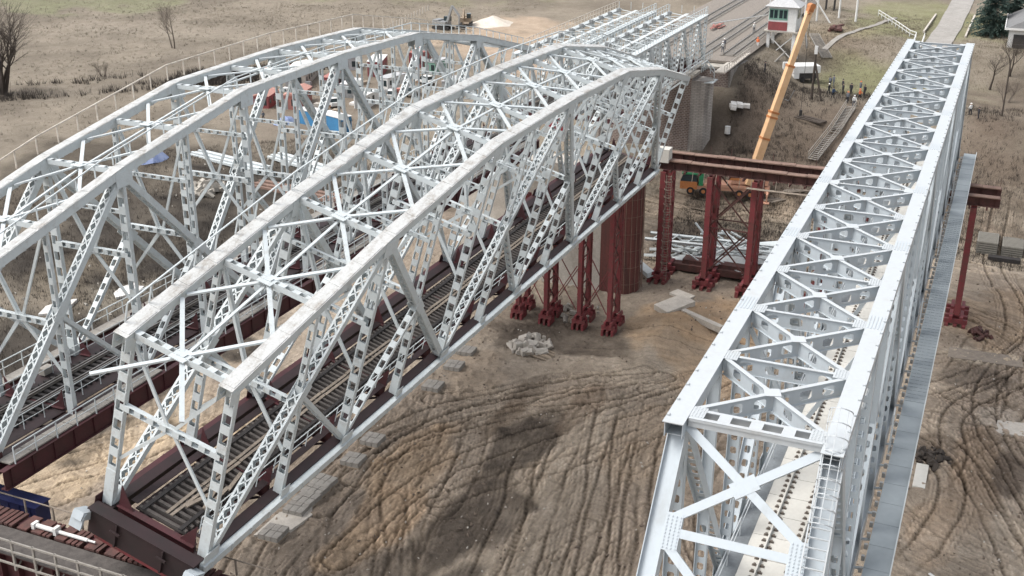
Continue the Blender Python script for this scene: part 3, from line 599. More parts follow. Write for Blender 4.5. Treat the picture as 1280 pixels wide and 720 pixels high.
# interior sway struts
for x in (22,33,44,55,66,77,88):
    mb=MB(); 
    for z in(9.2,): mb.beam((x,hb-.3,z),(x,-hb+.3,z),.3,.3)
    for s in(-1,1): mb.beam((x,s*.1,9.3),(x,s*(hb-.3),ht-1.0),.2,.16,(0,1,-s))
    mb.build('sway_frame','new_paint',NB)
ZD=2.9
for k in range(21):
    x=5.5*k; mb=MB(); mb.box(x-.02,x+.02,-hb+.33,hb-.33,-.4,ZD-.45); mb.box(x-.2,x+.2,-hb+.33,hb-.33,ZD-.45,ZD-.42); mb.build('floor_beam','new_paint',NB)
for y in(-.95,.95):
    mb=MB(); mb.box(-.4,110.4,y-.015,y+.015,.5,ZD-.40); mb.box(-.4,110.4,y-.16,y+.16,ZD-.40,ZD-.37); mb.build('stringer','new_paint',NB)
sb=MB(); sb.box(.02,1.98,-1.6,1.6,ZD-.25,ZD-.05); sl0=sb.build('deck_slab','slab_cream',NB); sl0.location=(.2,0,0)
for i in range(1,55):
    c=sl0.copy();COL.objects.link(c);c.parent=NB;c.location=(.2+2*i,0,0)
def fast(mb,x,y):
    for q in(-1,1): mb.box(x-.07,x+.07,y+q*.18-.06,y+q*.18+.06,ZD-.018,ZD+.06)
    mb.box(x-.08,x+.08,y-.30,y+.30,ZD-.048,ZD-.02)
fb=MB(); fast(fb,0,0); f0=fb.build('rail_fastener','fastener',NB); rest=MB(); cnt=0
for i in range(184):
    x=8+i*.55
    for y in(-.76,.76):
        if cnt==0: f0.location=(x,y,0)
        elif cnt<100: c=f0.copy();COL.objects.link(c);c.parent=NB;c.location=(x,y,0)
        else: fast(rest,x,y)
        cnt+=1
stuff(rest.build('fastener_row','fastener',NB))
for y in(-.76,.76): mb=MB(); rail_prof(mb,-.3,110.3,y,ZD-.02); mb.build('rail','slab_cream',NB)
mb=MB(); mb.box(-.2,110.2,1.66,hb-.35,ZD-.3,ZD-.26); mb.build('inner_walkway','new_dark_deck',NB)
mb=MB(); mb.box(-.2,110.2,-hb+.35,-1.66,ZD-.3,ZD-.26)
for x in np.arange(0,110,.7): mb.box(x,x+.07,-hb+.37,-1.68,ZD-.258,ZD-.2)
mb.build('ladder_walkway','new_grate',NB)
for y in(2.2,-1.75):
    mb=MB(); railing(mb,[(0,y,ZD-.25),(110,y,ZD-.25)],1.1,2.75,.025); mb.build('inner_railing','new_paint_top',NB)
mb=MB(); mb.box(-.2,110.2,-5.0,-3.72,.95,1.0)
for x in np.arange(0,110,2.2): mb.box(x-.02,x+.02,-4.98,-3.74,1.002,1.018)
wk=mb.build('outer_walkway','new_grate',NB)
mb=MB(); mb.box(-.2,110.6,-5.06,-5.002,.9,1.16); mb.build('kick_plate','new_paint_top',wk)
mb=MB()
for x in np.arange(44,85,.55):
    mb.box(x-.03,x+.03,-4.98,-3.8,1.003,1.03)
for y in(-4.7,-4.4,-4.1): mb.box(44,84.5,y-.03,y+.03,1.031,1.045)
mb.build('deck_grating','new_grate',wk)
mb=MB(); mb.beam((0,-hb-.33,.5),(0,-4.95,.8),.08,.16); b0=mb.build('bracket','new_paint',wk)
for k in range(1,41): c=b0.copy(); COL.objects.link(c); c.parent=wk; c.location=(2.75*k,0,0)
cl=MB(); cl.box(-.08,.08,-3.68,-3.50,.75,1.04); c0=cl.build('cable_clip','grey_metal',wk); c0.location=(1,0,0)
for x in np.arange(2.1,108,1.1): c=c0.copy(); COL.objects.link(c); c.parent=wk; c.location=(x,0,0)
for x in (18,36.5,55,73.5,91):
    mb=MB()
    for z in np.arange(1.1,3.6,.35): mb.box(x,x+.9,-3.58,-3.54,z,z+.04)
    for q in(0,.9): mb.box(x+q-.03,x+q+.03,-3.6,-3.52,1.0,3.6)
    mb.build('side_ladder','new_paint_top',NB)
# caged ladder by the near right node
mb=MB(); ea=BN(0,-1)+V(0,0,.2); eb=TN(11,-1)-V(0,0,.2); ed=nrm(eb-ea); en=nrm(np.cross((0,1,0),ed)); en=-en if en[0]>0 else en; EL=np.linalg.norm(eb-ea)
for q in(-.40,.40): mb.beam(ea+en*.46+V(0,q,0),eb+en*.46+V(0,q,0),.05,.09)
for x in np.arange(.4,EL,.36): c=ea+ed*x+en*.46; mb.beam(c-V(0,.38,0),c+V(0,.38,0),.045,.045,(0,0,1))
mb.build('post_ladder','new_paint_top',NB)
mb=MB(); hoops=[]
for x in np.arange(EL-3.0,EL+1.6,.52):
    c=ea+ed*x+en*.44; pts=[c+en*.72*math.sin(t)+V(0,.42*math.cos(t),0) for t in np.linspace(0,math.pi,9)]; hoops.append(pts)
    for a,b in zip(pts[:-1],pts[1:]): mb.beam(a,b,.035,.03,ed)
for k in (0,2,4,6,8): mb.beam(hoops[0][k],hoops[-1][k],.03,.028,(0,1,0) if k==4 else en)
mb.build('ladder_cage','new_paint_top',NB)
# ---------------------------------------------------------------- short through spans behind
def short_span(name,label,yc,x0=100.,x1=140.,z0=3.2,h=6.7,w=5.5):
    r=thing('short_truss_span',label,'railway bridge',(x0,yc,z0),group='short truss spans before the embankment'); L=x1-x0; n=10; q=L/n
    for s in(-1,1):
        y=s*w/2; mb=MB(); mb.beam((0,y,h),(L,y,h),.42,.4); mb.build('top_chord','old_paint',r); c=r.children[-1]
        m2=MB()
        for i in range(36): m2.beam((i*L/36+.05,y,h+.22),((i+1)*L/36-.08,y,h+.22),.85,.03)
        m2.build('walk_plate','old_paint',c)
        mb=MB(); mb.beam((-.5,y,0),(L+.5,y,0),.4,.5); mb.build('bottom_chord','old_paint',r)
        mb=MB(); mb.box(-.5,L+2,y+s*.5-.35,y+s*.5+.35,.3,.36); mb.build('side_walkway','walk_slab',r)
        for k in range(0,n+1):
            mb=MB(); batt(mb,(k*q,y,0),(k*q,y,h),.4,.26,.7); mb.build('post','old_paint',r)
        for k in range(n):
            a,b=((k*q,y,.1),((k+1)*q,y,h-.1)) if k%2==0 else ((k*q,y,h-.1),((k+1)*q,y,.1)); mb=MB(); mb.beam(V(*a)+V(0,.15,0),V(*b)+V(0,.15,0),.03,.36); mb.beam(V(*a)-V(0,.15,0),V(*b)-V(0,.15,0),.03,.36); mb.batten(V(*a),V(*b),.3,(0,1,0),(0,0,0),.8,.4,.3); mb.build('diagonal','old_paint',r)
        mb=MB(); railing(mb,[(4,y+s*.2,h+.2),(L,y+s*.2,h+.2)],1.15,1.25,.032); mb.build('top_railing','rail_yellow' if (s>0 and yc>40) else 'old_paint',r)
        mb=MB(); railing(mb,[(0,y+s*.8,.35),(L+2,y+s*.8,.35)],1.05,1.5,.03); mb.build('deck_railing','old_paint',r)
    mb=MB(); railing(mb,[(L-.1,-w/2,h+.2),(L-.1,w/2,h+.2)],1.15,1.8,.032); mb.build('end_railing','old_paint',r)
    for k in range(n+1): mb=MB(); mb.beam((k*q,-w/2+.2,h),(k*q,w/2-.2,h),.18,.2); mb.build('top_strut','old_paint',r)
    for k in range(n):
        mb=MB(); mb.beam((k*q+.1,-w/2+.2,h+.12),((k+1)*q-.1,w/2-.2,h+.12),.22,.06); mb.beam((k*q+.1,w/2-.2,h+.05),((k+1)*q-.1,-w/2+.2,h+.05),.22,.06); mb.beam((k*q+.1,0,h+.16),((k+1)*q-.1,0,h+.16),.5,.02); mb.build('top_brace','old_paint',r)
        m2=MB(); m2.box(k*q+q/2-.3,k*q+q/2+.3,w/2-.75,w/2-.3,h+.15,h+.6); m2.build('lamp_box','grey_metal',r)
    mb=MB()
    for i in range(70): sleeper_bm(mb,i*.57+.2,2.7,.24,.2,.25)
    stuff(mb.build('sleeper_row','sleeper_wood',r))
    for y in(-.76,.76): mb=MB(); rail_prof(mb,0,L,y,.45); mb.build('rail','rail_steel',r)
    for k in range(n+1): mb=MB(); mb.box(k*q-.15,k*q+.15,-w/2+.22,w/2-.22,-.4,.2); mb.build('floor_beam','maroon',r)
    return r
short_span('a','short flat topped truss span farther left, with a yellowish railing along its edge',45.2)
short_span('b','short flat topped truss span nearer the crane boom, with pale railings only',37.4)
# ---------------------------------------------------------------- piers, abutment, embankment tracks
pr=thing('stone_pier','tall stained masonry pier under the short truss spans','bridge pier',(137.5,42,-9))
mb=MB(); mb.box(-2.2,2.2,-7,7,-6,10.6); mb.build('masonry_shaft','pier_stone',pr)
def prism(mb,poly,z0,z1):
    n=len(poly); mb.add([(x,y,z0) for x,y in poly]+[(x,y,z1) for x,y in poly],[tuple(range(n-1,-1,-1)),tuple(range(n,2*n))]+[(i,(i+1)%n,n+(i+1)%n,n+i) for i in range(n)])
for s in(-1,1):
    mb=MB(); prism(mb,[(2.2,s*7.003),(-2.2,s*7.003),(-1.5,s*9.0),(0,s*9.8),(1.5,s*9.0)][::(1 if s>0 else -1)],-6,10.2); mb.build('cutwater','pier_grey',pr)
mb=MB(); mb.box(-2.3,2.3,-7.2,7.2,10.603,11.0); mb.build('cap','concrete',pr)
mb=MB(); railing(mb,[(-1.5,-8.2,11.4),(1.5,-8.2,11.4),(1.5,-9.4,10.2)],1.2,1.0,.06); mb.box(-1.6,1.6,-10.0,-8.45,9.9,10.05); mb.build('inspection_platform','old_paint',pr)
ab=thing('stone_abutment','short masonry abutment where the tracks leave the spans','abutment',(147,41,-6))
mb=MB(); mb.box(-3.5,1.5,-9.5,9.5,-6,7.6); mb.build('masonry_wall','pier_stone',ab)
mb=MB(); mb.box(-3.6,1.6,-9.7,9.7,7.603,7.95); mb.build('cap','concrete',ab)
mb=MB(); mb.add([(-3.4,-9.8,-3),(5.5,-10.4,-1),(5.5,-10.4,7.6),(-3.4,-9.8,7.6),(-3.4,-9.51,-3),(5.5,-9.6,-1),(5.5,-9.6,7.6),(-3.4,-9.51,7.6)],[(0,1,2,3),(7,6,5,4),(0,4,5,1),(3,2,6,7),(1,5,6,2),(0,3,7,4)]); mb.build('wing_wall','pier_grey',ab)
mb=MB(); railing(mb,[(-9,-10.1,8.1),(8,-10.1,8.1)],1.1,1.5,.04); mb.box(-9,8,-10.2,-8.6,8.104,8.3); mb.build('side_walkway','concrete_light',ab)
oldp=thing('river_pier','round nosed pier between the towers, its nose clad in rust red plates','bridge pier',(93.5,37.4,-15.5))
mb=MB(); mb.box(-1.8,1.8,-4,14,0,15.2); mb.build('concrete_shaft','concrete_light',oldp)
mb=MB(); prism(mb,[(-1.85,-3.99)]+[(1.9*-math.cos(t),-6.4-1.9*math.sin(t)) for t in np.linspace(0,math.pi,14)]+[(1.85,-3.99)],0,14.6); mb.build('steel_nose','caisson_red',oldp)
mb=MB()
for z in np.arange(1.5,14,2.05):
    pts=[(1.92*-math.cos(t),-6.4-1.92*math.sin(t),z) for t in np.linspace(0,math.pi,14)]
    for a,b in zip(pts[:-1],pts[1:]): mb.beam(a,b,.03,.06,(0,0,1))
for i in range(9): t=.25+i*.33; mb.tube((2.07*-math.cos(t)+random.uniform(-.2,.2),-6.4-2.07*math.sin(t)-.1,0),(1.95*-math.cos(t),-6.4-1.95*math.sin(t)-.04,14.4),.035,n=4)
mb.build('hanging_rods','rust_top',oldp)
tr=MB(); 
structure((lambda mb:(mb.add([(146,30.8,2.06),(420,30.8,2.06),(420,51.2,2.06),(146,51.2,2.06),(146,31.6,2.42),(420,31.6,2.42),(420,50.4,2.42),(146,50.4,2.42)],[(4,5,6,7),(0,1,5,4),(2,3,7,6),(3,0,4,7)]),mb.build('track_bed','ballast'))[1])(MB()))
def track(yc,label,x0=141,x1=320,grp='railway tracks on the embankment'):
    t=thing('railway_track',label,'railway track',(x0,yc,2.44),group=grp); L=x1-x0
    mb=MB()
    for x in np.arange(.2,L,.62): mb.box(x-.12,x+.12,-1.35,1.35,0,.16)
    stuff(mb.build('sleeper_row','walk_slab',t))
    for y in(-.76,.76): mb=MB(); rail_prof(mb,0,L,y,.16); mb.build('rail','rail_steel',t)
track(37.4,'railway track on the embankment nearest the crane boom, leading off the nearer short span')
track(45.2,'railway track on the embankment in line with the farther short span')
track(33.2,'railway siding along the embankment edge beside the signal cabin',x0=150)
for nm,x,y,sc in (('a',172,48.5,1),('b',176,41.3,.8),('c',160,48.8,.8)):
    mb=MB()
    for i in range(8): mb.obox((random.uniform(-3,3),random.uniform(-.7,.7),.1+i*.09),V(random.uniform(1,2),random.uniform(-.4,.4),0),V(0,.14,0),V(0,0,.06))
    o=mb.build('timber_pile','timber' if nm!='b' else 'faded_red'); o.location=(x,y,2.4); tag(o,{'a':'loose brown timbers dumped by the far track on the embankment','b':'reddish timbers between the two embankment tracks','c':'loose timbers left near the end of the farther short span'}[nm],'timber pile')
# ---------------------------------------------------------------- temporary support towers
def column(root,x,y,z0,z1,w=.95,base=True):
    mb=MB(); h=w/2; e=.16 if w>.8 else .10; ey=.30 if w>.8 else .22
    for sx in(-1,1):
        mb.box(x+sx*h-e,x+sx*h+e,y-ey,y+ey,z0,z1)
    for sy in(-1,1): mb.lace((x,y+sy*(ey+.005),z0+.3),(x,y+sy*(ey+.005),z1-.3),w-.1,(1,0,0),(0,0,0),.75,.09,.03)
    for z in np.arange(z0+2.4,z1-1,2.6): mb.box(x-h-e-.03,x+h+e+.03,y-ey-.03,y+ey+.03,z,z+.14)
    c=mb.build('column','tower_red',root)
    if base:
        m=MB(); zb=z0; f_=1 if w>.8 else .62
        for i in(-1,1): m.box(x-1.1*f_,x+1.1*f_,y+(i*.55-.18)*f_,y+(i*.55+.18)*f_,zb-.45,zb-.02); m.box(x+(i*.6-.18)*f_,x+(i*.6+.18)*f_,y-1.2*f_,y+1.2*f_,zb-.92,zb-.46)
        for i in(-1,0,1): m.box(x-1.3*f_,x+1.3*f_,y+(i*.9-.2)*f_,y+(i*.9+.2)*f_,zb-1.6,zb-.93)
        m.build('base_grillage','tower_red',c)
    return c
def xbrace(root,a,b,z0,z1,n=2,m='rust',wd=.17):
    mb=MB(); a=V(*a,0);b=V(*b,0)
    for i in range(n):
        u=V(0,0,z0+(z1-z0)*i/n); v=V(0,0,z0+(z1-z0)*(i+1)/n); o=np.cross(nrm(b-a),(0,0,1))*.06
        mb.beam(a+u+o,b+v+o,wd,.07,(0,0,1)); mb.beam(b+u-o,a+v-o,wd,.07,(0,0,1))
        if i: mb.beam(a+u,b+u,.12,.12,(0,0,1))
    return mb.build('cross_bracing',m,root)
def tower(label,cols,braces,z0,z1,grp,nb=2,w=.95):
    x0=sum(c[0] for c in cols)/len(cols); y0=sum(c[1] for c in cols)/len(cols)
    t=thing('support_tower',label,'support tower',(x0,y0,z0-1.5),group=grp); dz=z0-1.5
    for x,y in cols: column(t,x-x0,y-y0,1.5,z1-dz,w)
    for i,j in braces: a=cols[i];b=cols[j]; xbrace(t,(a[0]-x0,a[1]-y0),(b[0]-x0,b[1]-y0),1.9,z1-dz-.4,nb)
    return t
G1='red towers carrying the sliding track'; G2='red towers under the tilted bridge'
tower('dark red lattice tower with a ladder, leftmost under the far sliding track',[(97.2,27.8),(100.6,27.8)],[(0,1)],-13.6,-1.38,G1)
tower('dark red twin column tower with big X bracing left of the new bridge',[(97.2,22.3),(97.2,17.2),(100.6,22.3),(100.6,17.2)],[(0,1),(2,3),(0,2),(1,3)],-13.6,-1.38,G1)
tower('dark red tower hidden behind the new bridge',[(97.2,9.5),(97.2,5.0),(100.6,9.5),(100.6,5.0)],[(0,1),(2,3)],-13.6,-1.38,G1)
tower('single dark red column tower standing just right of the new bridge walkway',[(97.6,-5.75),(100.6,-5.75)],[(0,1)],-13.6,-1.38,G1,3)
for i,(x,y,lb) in enumerate(((80.3,28.3,'dark red lattice tower nearest the camera side, rightmost of the row under the tilted bridge'),(80.6,31.8,'dark red lattice tower second from the right under the tilted bridge'),(80.4,35.6,'dark red lattice tower third from the right under the tilted bridge'),(80.6,39.0,'dark red lattice tower farthest left of the row under the tilted bridge'))):
    tower(lb,[(x,y),(x+2.6,y)],[(0,1)],-13.6,-.9-(.6 if i>1 else 0),G2,4,.5)
mb=MB()
for y in(28.9,):
    for xx in(80.4,83.0):
        for ya,yb in((28.3,31.8),(31.8,35.6),(35.6,39.0)):
            mb.beam((xx,ya+.4,-13),(xx,yb-.4,-8),.10,.06,(0,0,1)); mb.beam((xx+.09,yb-.4,-13),(xx+.09,ya+.4,-8),.10,.06,(0,0,1)); mb.beam((xx,ya,-8),(xx,yb,-8),.1,.1)
o=mb.build('tie_bracing','tower_red'); tag(o,'thin red ties linking the row of towers under the tilted bridge','bracing')
# far sliding track
st=thing('sliding_track','rusty twin girder sliding track on red towers behind the bridges','sliding track',(99,10,0))
for x in(-1.8,1.9):
    mb=MB(); y0,y1=-18.2,18.6; mb.box(x-.03,x+.03,y0,y1,-1.05,-.15)
    for z in(-1.06,-.14): mb.box(x-.35,x+.35,y0,y1,z-.03,z+.03)
    for y in np.arange(y0+.4,y1,1.5): mb.box(x-.33,x+.33,y-.02,y+.02,-1.0,-.18)
    g=mb.build('girder','rust',st)
    mb=MB(); y=y0+.1
    while y<y1-1:
        l=random.uniform(1.5,3.5); l=min(l,y1-y)
        mb.box(x-.5,x+.5,y,y+l-.05,-.10,-.02+random.uniform(0,.08)); y+=l
    mb.build('deck_plank','rust_top',g)
mb=MB()
for y in np.arange(-17,18.5,1.7): mb.box(-2.5,2.6,y-.1,y+.1,-1.36,-1.1)
mb.build('cross_beam','rust',st)
mb=MB(); railing(mb,[(2.6,-18,-.2),(2.6,18.4,-.2)],1.1,2.4,.022); mb.build('rear_railing','rust',st)
mb=MB(); 
for y in np.arange(-6,16.5,1.35): mb.beam((-2.5,y,-.9),(-2.9,y,-2.0),.06,.06); 
mb.box(-3.2,-2.6,-7,8,-1.95,-1.9); mb.build('hung_walkway','walk_wood',st)
mb=MB(); mb.box(-2.6,-1.1,17.2,18.9,-.2,1.35); mb.build('timber_crate','slab_cream',st)
ld=MB()
for s in(-1,1): ld.box(-.03,.03,s*.3-.03,s*.3+.03,0,13)
for z in np.arange(.3,13,.33): ld.box(-.02,.02,-.27,.27,z,z+.04)
for z in np.arange(1.5,13,.9):
    pts=[(-.7*math.sin(t),.45*math.cos(t),z) for t in np.linspace(0,math.pi,7)]
    for a,b in zip(pts[:-1],pts[1:]): ld.beam(a,b,.05,.04,(0,0,1))
o=ld.build('caged_ladder','walk_wood'); o.location=(96.4,27.0,-14.6); tag(o,'pale caged ladder fixed beside the leftmost column of the far sliding track','ladder')
# near sliding track, lower left
nt=thing('sliding_track','red brown sliding track in the lower left corner, under the tilted bridge end','sliding track',(9,40,0))
for x in(-.35,2.0):
    mb=MB(); y0,y1=-17,16; mb.box(x-.03,x+.03,y0,y1,-1.3,.45)
    for z in(-1.31,.46): mb.box(x-.4,x+.4,y0,y1,z-.03,z+.03)
    for y in np.arange(y0+.4,y1,1.2): mb.box(x-.38,x+.38,y-.02,y+.02,-1.25,.42)
    mb.build('girder','maroon',nt)
mb=MB(); y=-14
while y<15.5:
    l=random.choice((.3,.34,.4,1.0)); mb.box(1.2,2.45,y,y+l*.66,.53,.62+random.uniform(0,.06)); y+=l
mb.build('deck_plank','rust',nt)
mb=MB(); mb.box(-.78,.62,-17,16,.50,.56); mb.box(.63,1.15,-17,16,.49,.53); mb.build('grey_walkway','sleeper_wood',nt)
mb=MB()
for y in np.arange(-16.5,16,1.45):
    mb.box(-.93,-.83,y-.06,y+.06,-.2,1.62); mb.beam((-.88,y,-.2),(-.4,y,.2),.08,.08)
for z in(1.57,.95,.15): mb.box(-.95,-.87,-17,16,z-.05,z+.05)
mb.build('front_railing','walk_slab',nt)
mb=MB(); 
for y in np.arange(-16.5,16,2.0): mb.box(2.85,2.93,y-.04,y+.04,.2,1.1)
mb.box(2.86,2.92,-16.6,15.6,1.101,1.15)
mb.build('rear_posts','walk_wood',nt)
for lb,cols in(('dark red column pair under the near sliding track in the lower left corner',[(8.2,41.8),(8.2,36.5),(11.2,41.8),(11.2,36.5)]),('dark red tower under the near sliding track below the tilted bridge end',[(8.2,30),(8.2,25),(11.2,30),(11.2,25)])):
    tower(lb,cols,[(0,1),(2,3)],-13.4,-1.35,'red towers under the near sliding track',3)
mb=MB(); mb.tube((10.6,37.4,.78),(10.6,33.9,.80),.10,n=10); mb.tube((10.6,37.4,.78),(10.6,36,.785),.13,n=10); mb.tube((10.6,33.4,.8),(10.6,34,.8),.06,n=8); mb.box(10.4,10.8,37.4,37.6,.62,.95); mb.box(10.4,10.8,35.9,36.1,.62,1.05)
o=mb.build('hydraulic_jack','white_paint'); tag(o,'long white hydraulic cylinder lying on the near sliding track','hydraulic jack')
mb=MB(); mb.box(12.4,13.4,39.4,44,-1.0,.25); mb.box(12.3,13.5,39.3,44.1,.253,.30)
for y in np.arange(39.8,44,.8): mb.box(12.36,12.399,y-.03,y+.03,-.95,.23)
o=mb.build('equipment_box','navy'); tag(o,'long navy blue box behind the near sliding track','equipment box')
# ---------------------------------------------------------------- loose site objects
def pallet(x,y,rz,label,nx=2,ny=3,grp='concrete block stacks along the tilted bridge'):
    z=zg(x,y)-.05; o=thing('block_stack',label,'concrete blocks',(x,y,z),rz,grp)
    mb=MB(); mb.box(-nx*.45,nx*.45,-ny*.3-.03,ny*.3+.03,0,.12); mb.build('pallet','timber',o)
    for i in range(nx):
        for j in range(ny):
            a=random.uniform(-.02,.02); mb=MB(); mb.box(-nx*.43+i*.88,-nx*.43+i*.88+.82,-ny*.29+j*.59,-ny*.29+j*.59+.54,.124,.55+a); mb.build('block','walk_slab',o)
PB=[(33.8,39.5),(37.4,39.7),(38.7,39.7),(40.1,39.8),(41.4,39.8),(45.7,39.5),(49.2,39.6),(60.8,39.6),(65.9,39.8),(69.8,40.3)]
PL=['lowest concrete block stack on a pale slab below the tilted bridge','first block stack in the touching row of four','second block stack in the touching row of four','third block stack in the touching row of four','last block stack in the touching row of four','separate block stack just up from the touching row','separate block stack second up from the touching row','block stack beside rutted sand, third from the red towers','block stack second from the red towers','block stack closest to the red towers by the rubble']
for (x,y),l in zip(PB,PL): pallet(x,y,random.uniform(-.08,.08),l)
def slab_poly(label,pts,h,m='concrete_light',name='concrete_slab',cat='concrete slab'):
    cx=sum(q[0] for q in pts)/len(pts);cy=sum(q[1] for q in pts)/len(pts); z=max(zg(*q) for q in pts); mb=MB(); prism(mb,[(x-cx,y-cy) for x,y in pts],-.5,h); o=mb.build(name,m); o.location=(cx,cy,z); tag(o,label,cat); return o
slab_poly('flat pale concrete slab on bare sand left of the new bridge',[(85.6,23.4),(89.9,21.4),(91.6,23.4),(87.2,25.4)],.12)
slab_poly('small pale concrete slab behind the larger one near the tower base',[(91.5,22.8),(93,22.2),(94.2,24.6),(92.8,25.2)],.1)
slab_poly('long narrow concrete kerb beam running towards the new bridge',[(84.2,17.2),(84.9,17.0),(87.8,22.0),(87.2,22.3)],.18)
slab_poly('pale mortar spill under the lowest block stack',[(34.6,38.6),(37.2,38.2),(38.6,39.1),(36.4,40.8),(33.0,40.8)],.05)
slab_poly('grey plank road strip crossing the tracks right of the new bridge',[(88,-5.6),(90.6,-5.6),(91,-12.6),(88.4,-12.8)],.06,'walk_wood','plank_road','plank road')
slab_poly('pale puddled slab at the right edge of the site',[(73,-10.6),(75.6,-10.8),(76,-13.5),(73.4,-13.6)],.03)
slab_poly('timber mat just right of the new bridge walkway, low in the picture',[(61,-4.7),(65,-4.7),(65,-5.7),(61,-5.7)],.10,'slab_cream','timber_mat','mat')
random.seed(3)
def rubble(label,x,y,n,r,m,sz):
    mb=MB()
    for i in range(n):
        a=random.uniform(0,6.28); q=r*math.sqrt(random.random()); u=nrm(V(*[random.gauss(0,1) for _ in range(3)])); v=nrm(np.cross(u,V(*[random.gauss(0,1) for _ in range(3)]))); w=np.cross(u,v); k=sz*random.uniform(.4,1.4)
        mb.obox((q*math.cos(a),q*math.sin(a)*.8,.15+max(0,(r-q))*.25*random.random()),u*k,v*k*.6,w*k*.35)
    o=mb.build('rubble_pile',m); o.location=(x,y,zg(x,y)); tag(o,label,'rubble pile')
rubble('heap of broken concrete pieces in front of the red towers',74,35,45,2.6,'concrete_light',.5)
rubble('pile of pale debris on the dark ground left of the far truss',102.3,98.2,45,3.5,'concrete',.6)
rubble('dark earth clods beside the right tower base',95,-8.2,25,1.6,'rust',.35)
rubble('torn brush and scraps right of the walkway',66.5,-5.9,40,1.8,'brush_dark',.3)
rubble('broken stones in the dark ground below the red towers',84,33,30,3,'concrete',.3)
def boards(label,x,y,n,l,rz,m='timber',sx=1.2):
    mb=MB()
    for i in range(n):
        a=random.uniform(-.12,.12); mb.obox((random.uniform(-.3,.3),(i-n/2)*.28,.1+random.uniform(0,.12)),V(math.cos(a),math.sin(a),0)*l/2,V(-math.sin(a),math.cos(a),0)*.1,V(0,0,.04))
    o=mb.build('board_pile',m); o.location=(x,y,zg(x,y)); o.rotation_euler=(0,0,rz); tag(o,label,'boards')
boards('bundle of boards leaning by the rubble heap',72.5,32.8,8,2.0,1.2)
boards('grey planks stacked on the dirt road near the crane',128,19.6,6,4.5,2.4,'walk_wood')
boards('second pile of grey planks on the road farther from the crane',130,17.0,6,5,2.2,'walk_wood')
boards('planks lying beside the crane front wheels',123.5,29.6,5,3.5,1.5,'timber')
boards('small pale fence panels at the bottom edge, right of the walkway',47.5,-7.2,7,1.7,.9,'white_paint')
for (x,y,lb) in ((69.2,83.4,'largest white sheet left of the far truss'),(61,86.7,'smaller white patch nearest the left edge'),(86,79,'thin white strip on dark ground between truss posts'),(74,78,'narrow white strip beside the left bridge deck')):  # flat white patches on the dark ground
    pts=[(x+math.cos(t)*random.uniform(1.0,2.4)*1.3,y+math.sin(t)*random.uniform(.8,1.8)) for t in np.linspace(0,6.28,9)[:-1]]; mb=MB(); prism(mb,[(a-x,b-y) for a,b in pts],-.5,.12); o=mb.build('white_patch','white_sheet'); o.location=(x,y,zg(x,y)+.1); tag(o,lb,'snow patch')
# stacks of track panels at the right edge
for i,(x,y,n) in enumerate(((124.3,-7.9,6),(124.6,-10.9,5),(124.9,-13.8,5))):
    z=zg(x-2,y)-.1; o=thing('slab_stack',['tallest stack of grey concrete slabs, nearest the new bridge','middle stack of grey concrete slabs at the right edge','stack of grey slabs cut off by the right edge of the picture'][i],'slab stack',(x,y,z),0,'grey slab stacks at the right edge')
    for k in range(n):
        mb=MB(); mb.box(-2.1,2.1,-1.25,1.25,k*.28+.08,k*.28+.28); 
        if k==n-1:
            for q in np.arange(-1.8,2,.5): mb.box(q-.12,q+.12,-1.1,1.1,k*.28+.281,k*.28+.33)
        mb.build('slab','stack_grey',o)
    mb=MB()
    for q in(-1.4,1.4): 
        for k in range(n): mb.box(q-.1,q+.1,-1.3,1.3,k*.28+.003,k*.28+.077)
    mb.build('spacer','sleeper_dark',o)
mb=MB(); mb.box(121.0,122,-12,-8.2,zg(121,-10),zg(121,-10)+.5); tag(mb.build('timber_baulk','sleeper_dark'),'dark timber baulk in front of the grey slab stacks','timber')
# dismantled truss lying behind the far towers
jt=thing('dismantled_truss','white dismantled truss section lying on the ground behind the far red towers','scrap truss',(104.5,22.5,-14.8))
mb=MB()
for s in(-1.2,1.2): mb.beam((s,9,.4),(s+1.0,-8,2.2),.35,.35); mb.beam((s,9,2.6),(s+.6,-8,2.9),.3,.3)
mb.build('chord','old_paint',jt)
for i in range(7):
    y=8-i*2.4; mb=MB(); mb.beam((-1.2,y,.5+.2*i),(-.8,y-2.3,2.7),.22,.16); mb.beam((1.2,y-2.2,.6+.2*i),(1.3,y,2.7),.22,.16); mb.build('web_member','old_paint',jt)
mb=MB()
for i in range(8): y=8-i*2.1; mb.beam((-1.2,y,.55+.2*i),(1.3,y-1.5,.7+.2*i),.12,.1); mb.beam((-1.2,y,2.75),(1.3,y-.6,2.85),.14,.1)
mb.build('lateral','old_paint',jt)
rj=random.Random(5)
for i in range(34):
    c=V(rj.uniform(-3,4),rj.uniform(-8.5,6),rj.uniform(.3,3.0)); d_=nrm(V(rj.gauss(0,.5),rj.choice((-1,1)),rj.gauss(.1,.38)))*rj.uniform(1.2,3.2); mb=MB(); w_=rj.choice((.16,.22,.3)); mb.beam(c-d_,c+d_,w_,w_*.8,(1,0,.2))
    if w_>.2: mb.lace(c-d_*.9+V(0,0,w_*.5),c+d_*.9+V(0,0,w_*.5),w_*1.6,(1,0,.2),(0,0,.02),.5,.05,.02)
    mb.build('bent_member','old_paint',jt)
for (a,b,lb) in (((96,28.5,-14),(103,37,-12.4),'long white beam lying behind the red nosed pier'),((107,26,-14.3),(113,13,-13.3),'white girder lying behind the dismantled truss'),((101.8,27.5,-14.3),(103.2,15.5,-12.8),'white box member leaning among the tower legs')):
    mb=MB(); mb.beam(a,b,.8,.6); mb.beam(V(*a)+V(0,0,.33),V(*b)+V(0,0,.33),1.0,.05); tag(mb.build('loose_girder','old_paint'),lb,'steel beam')
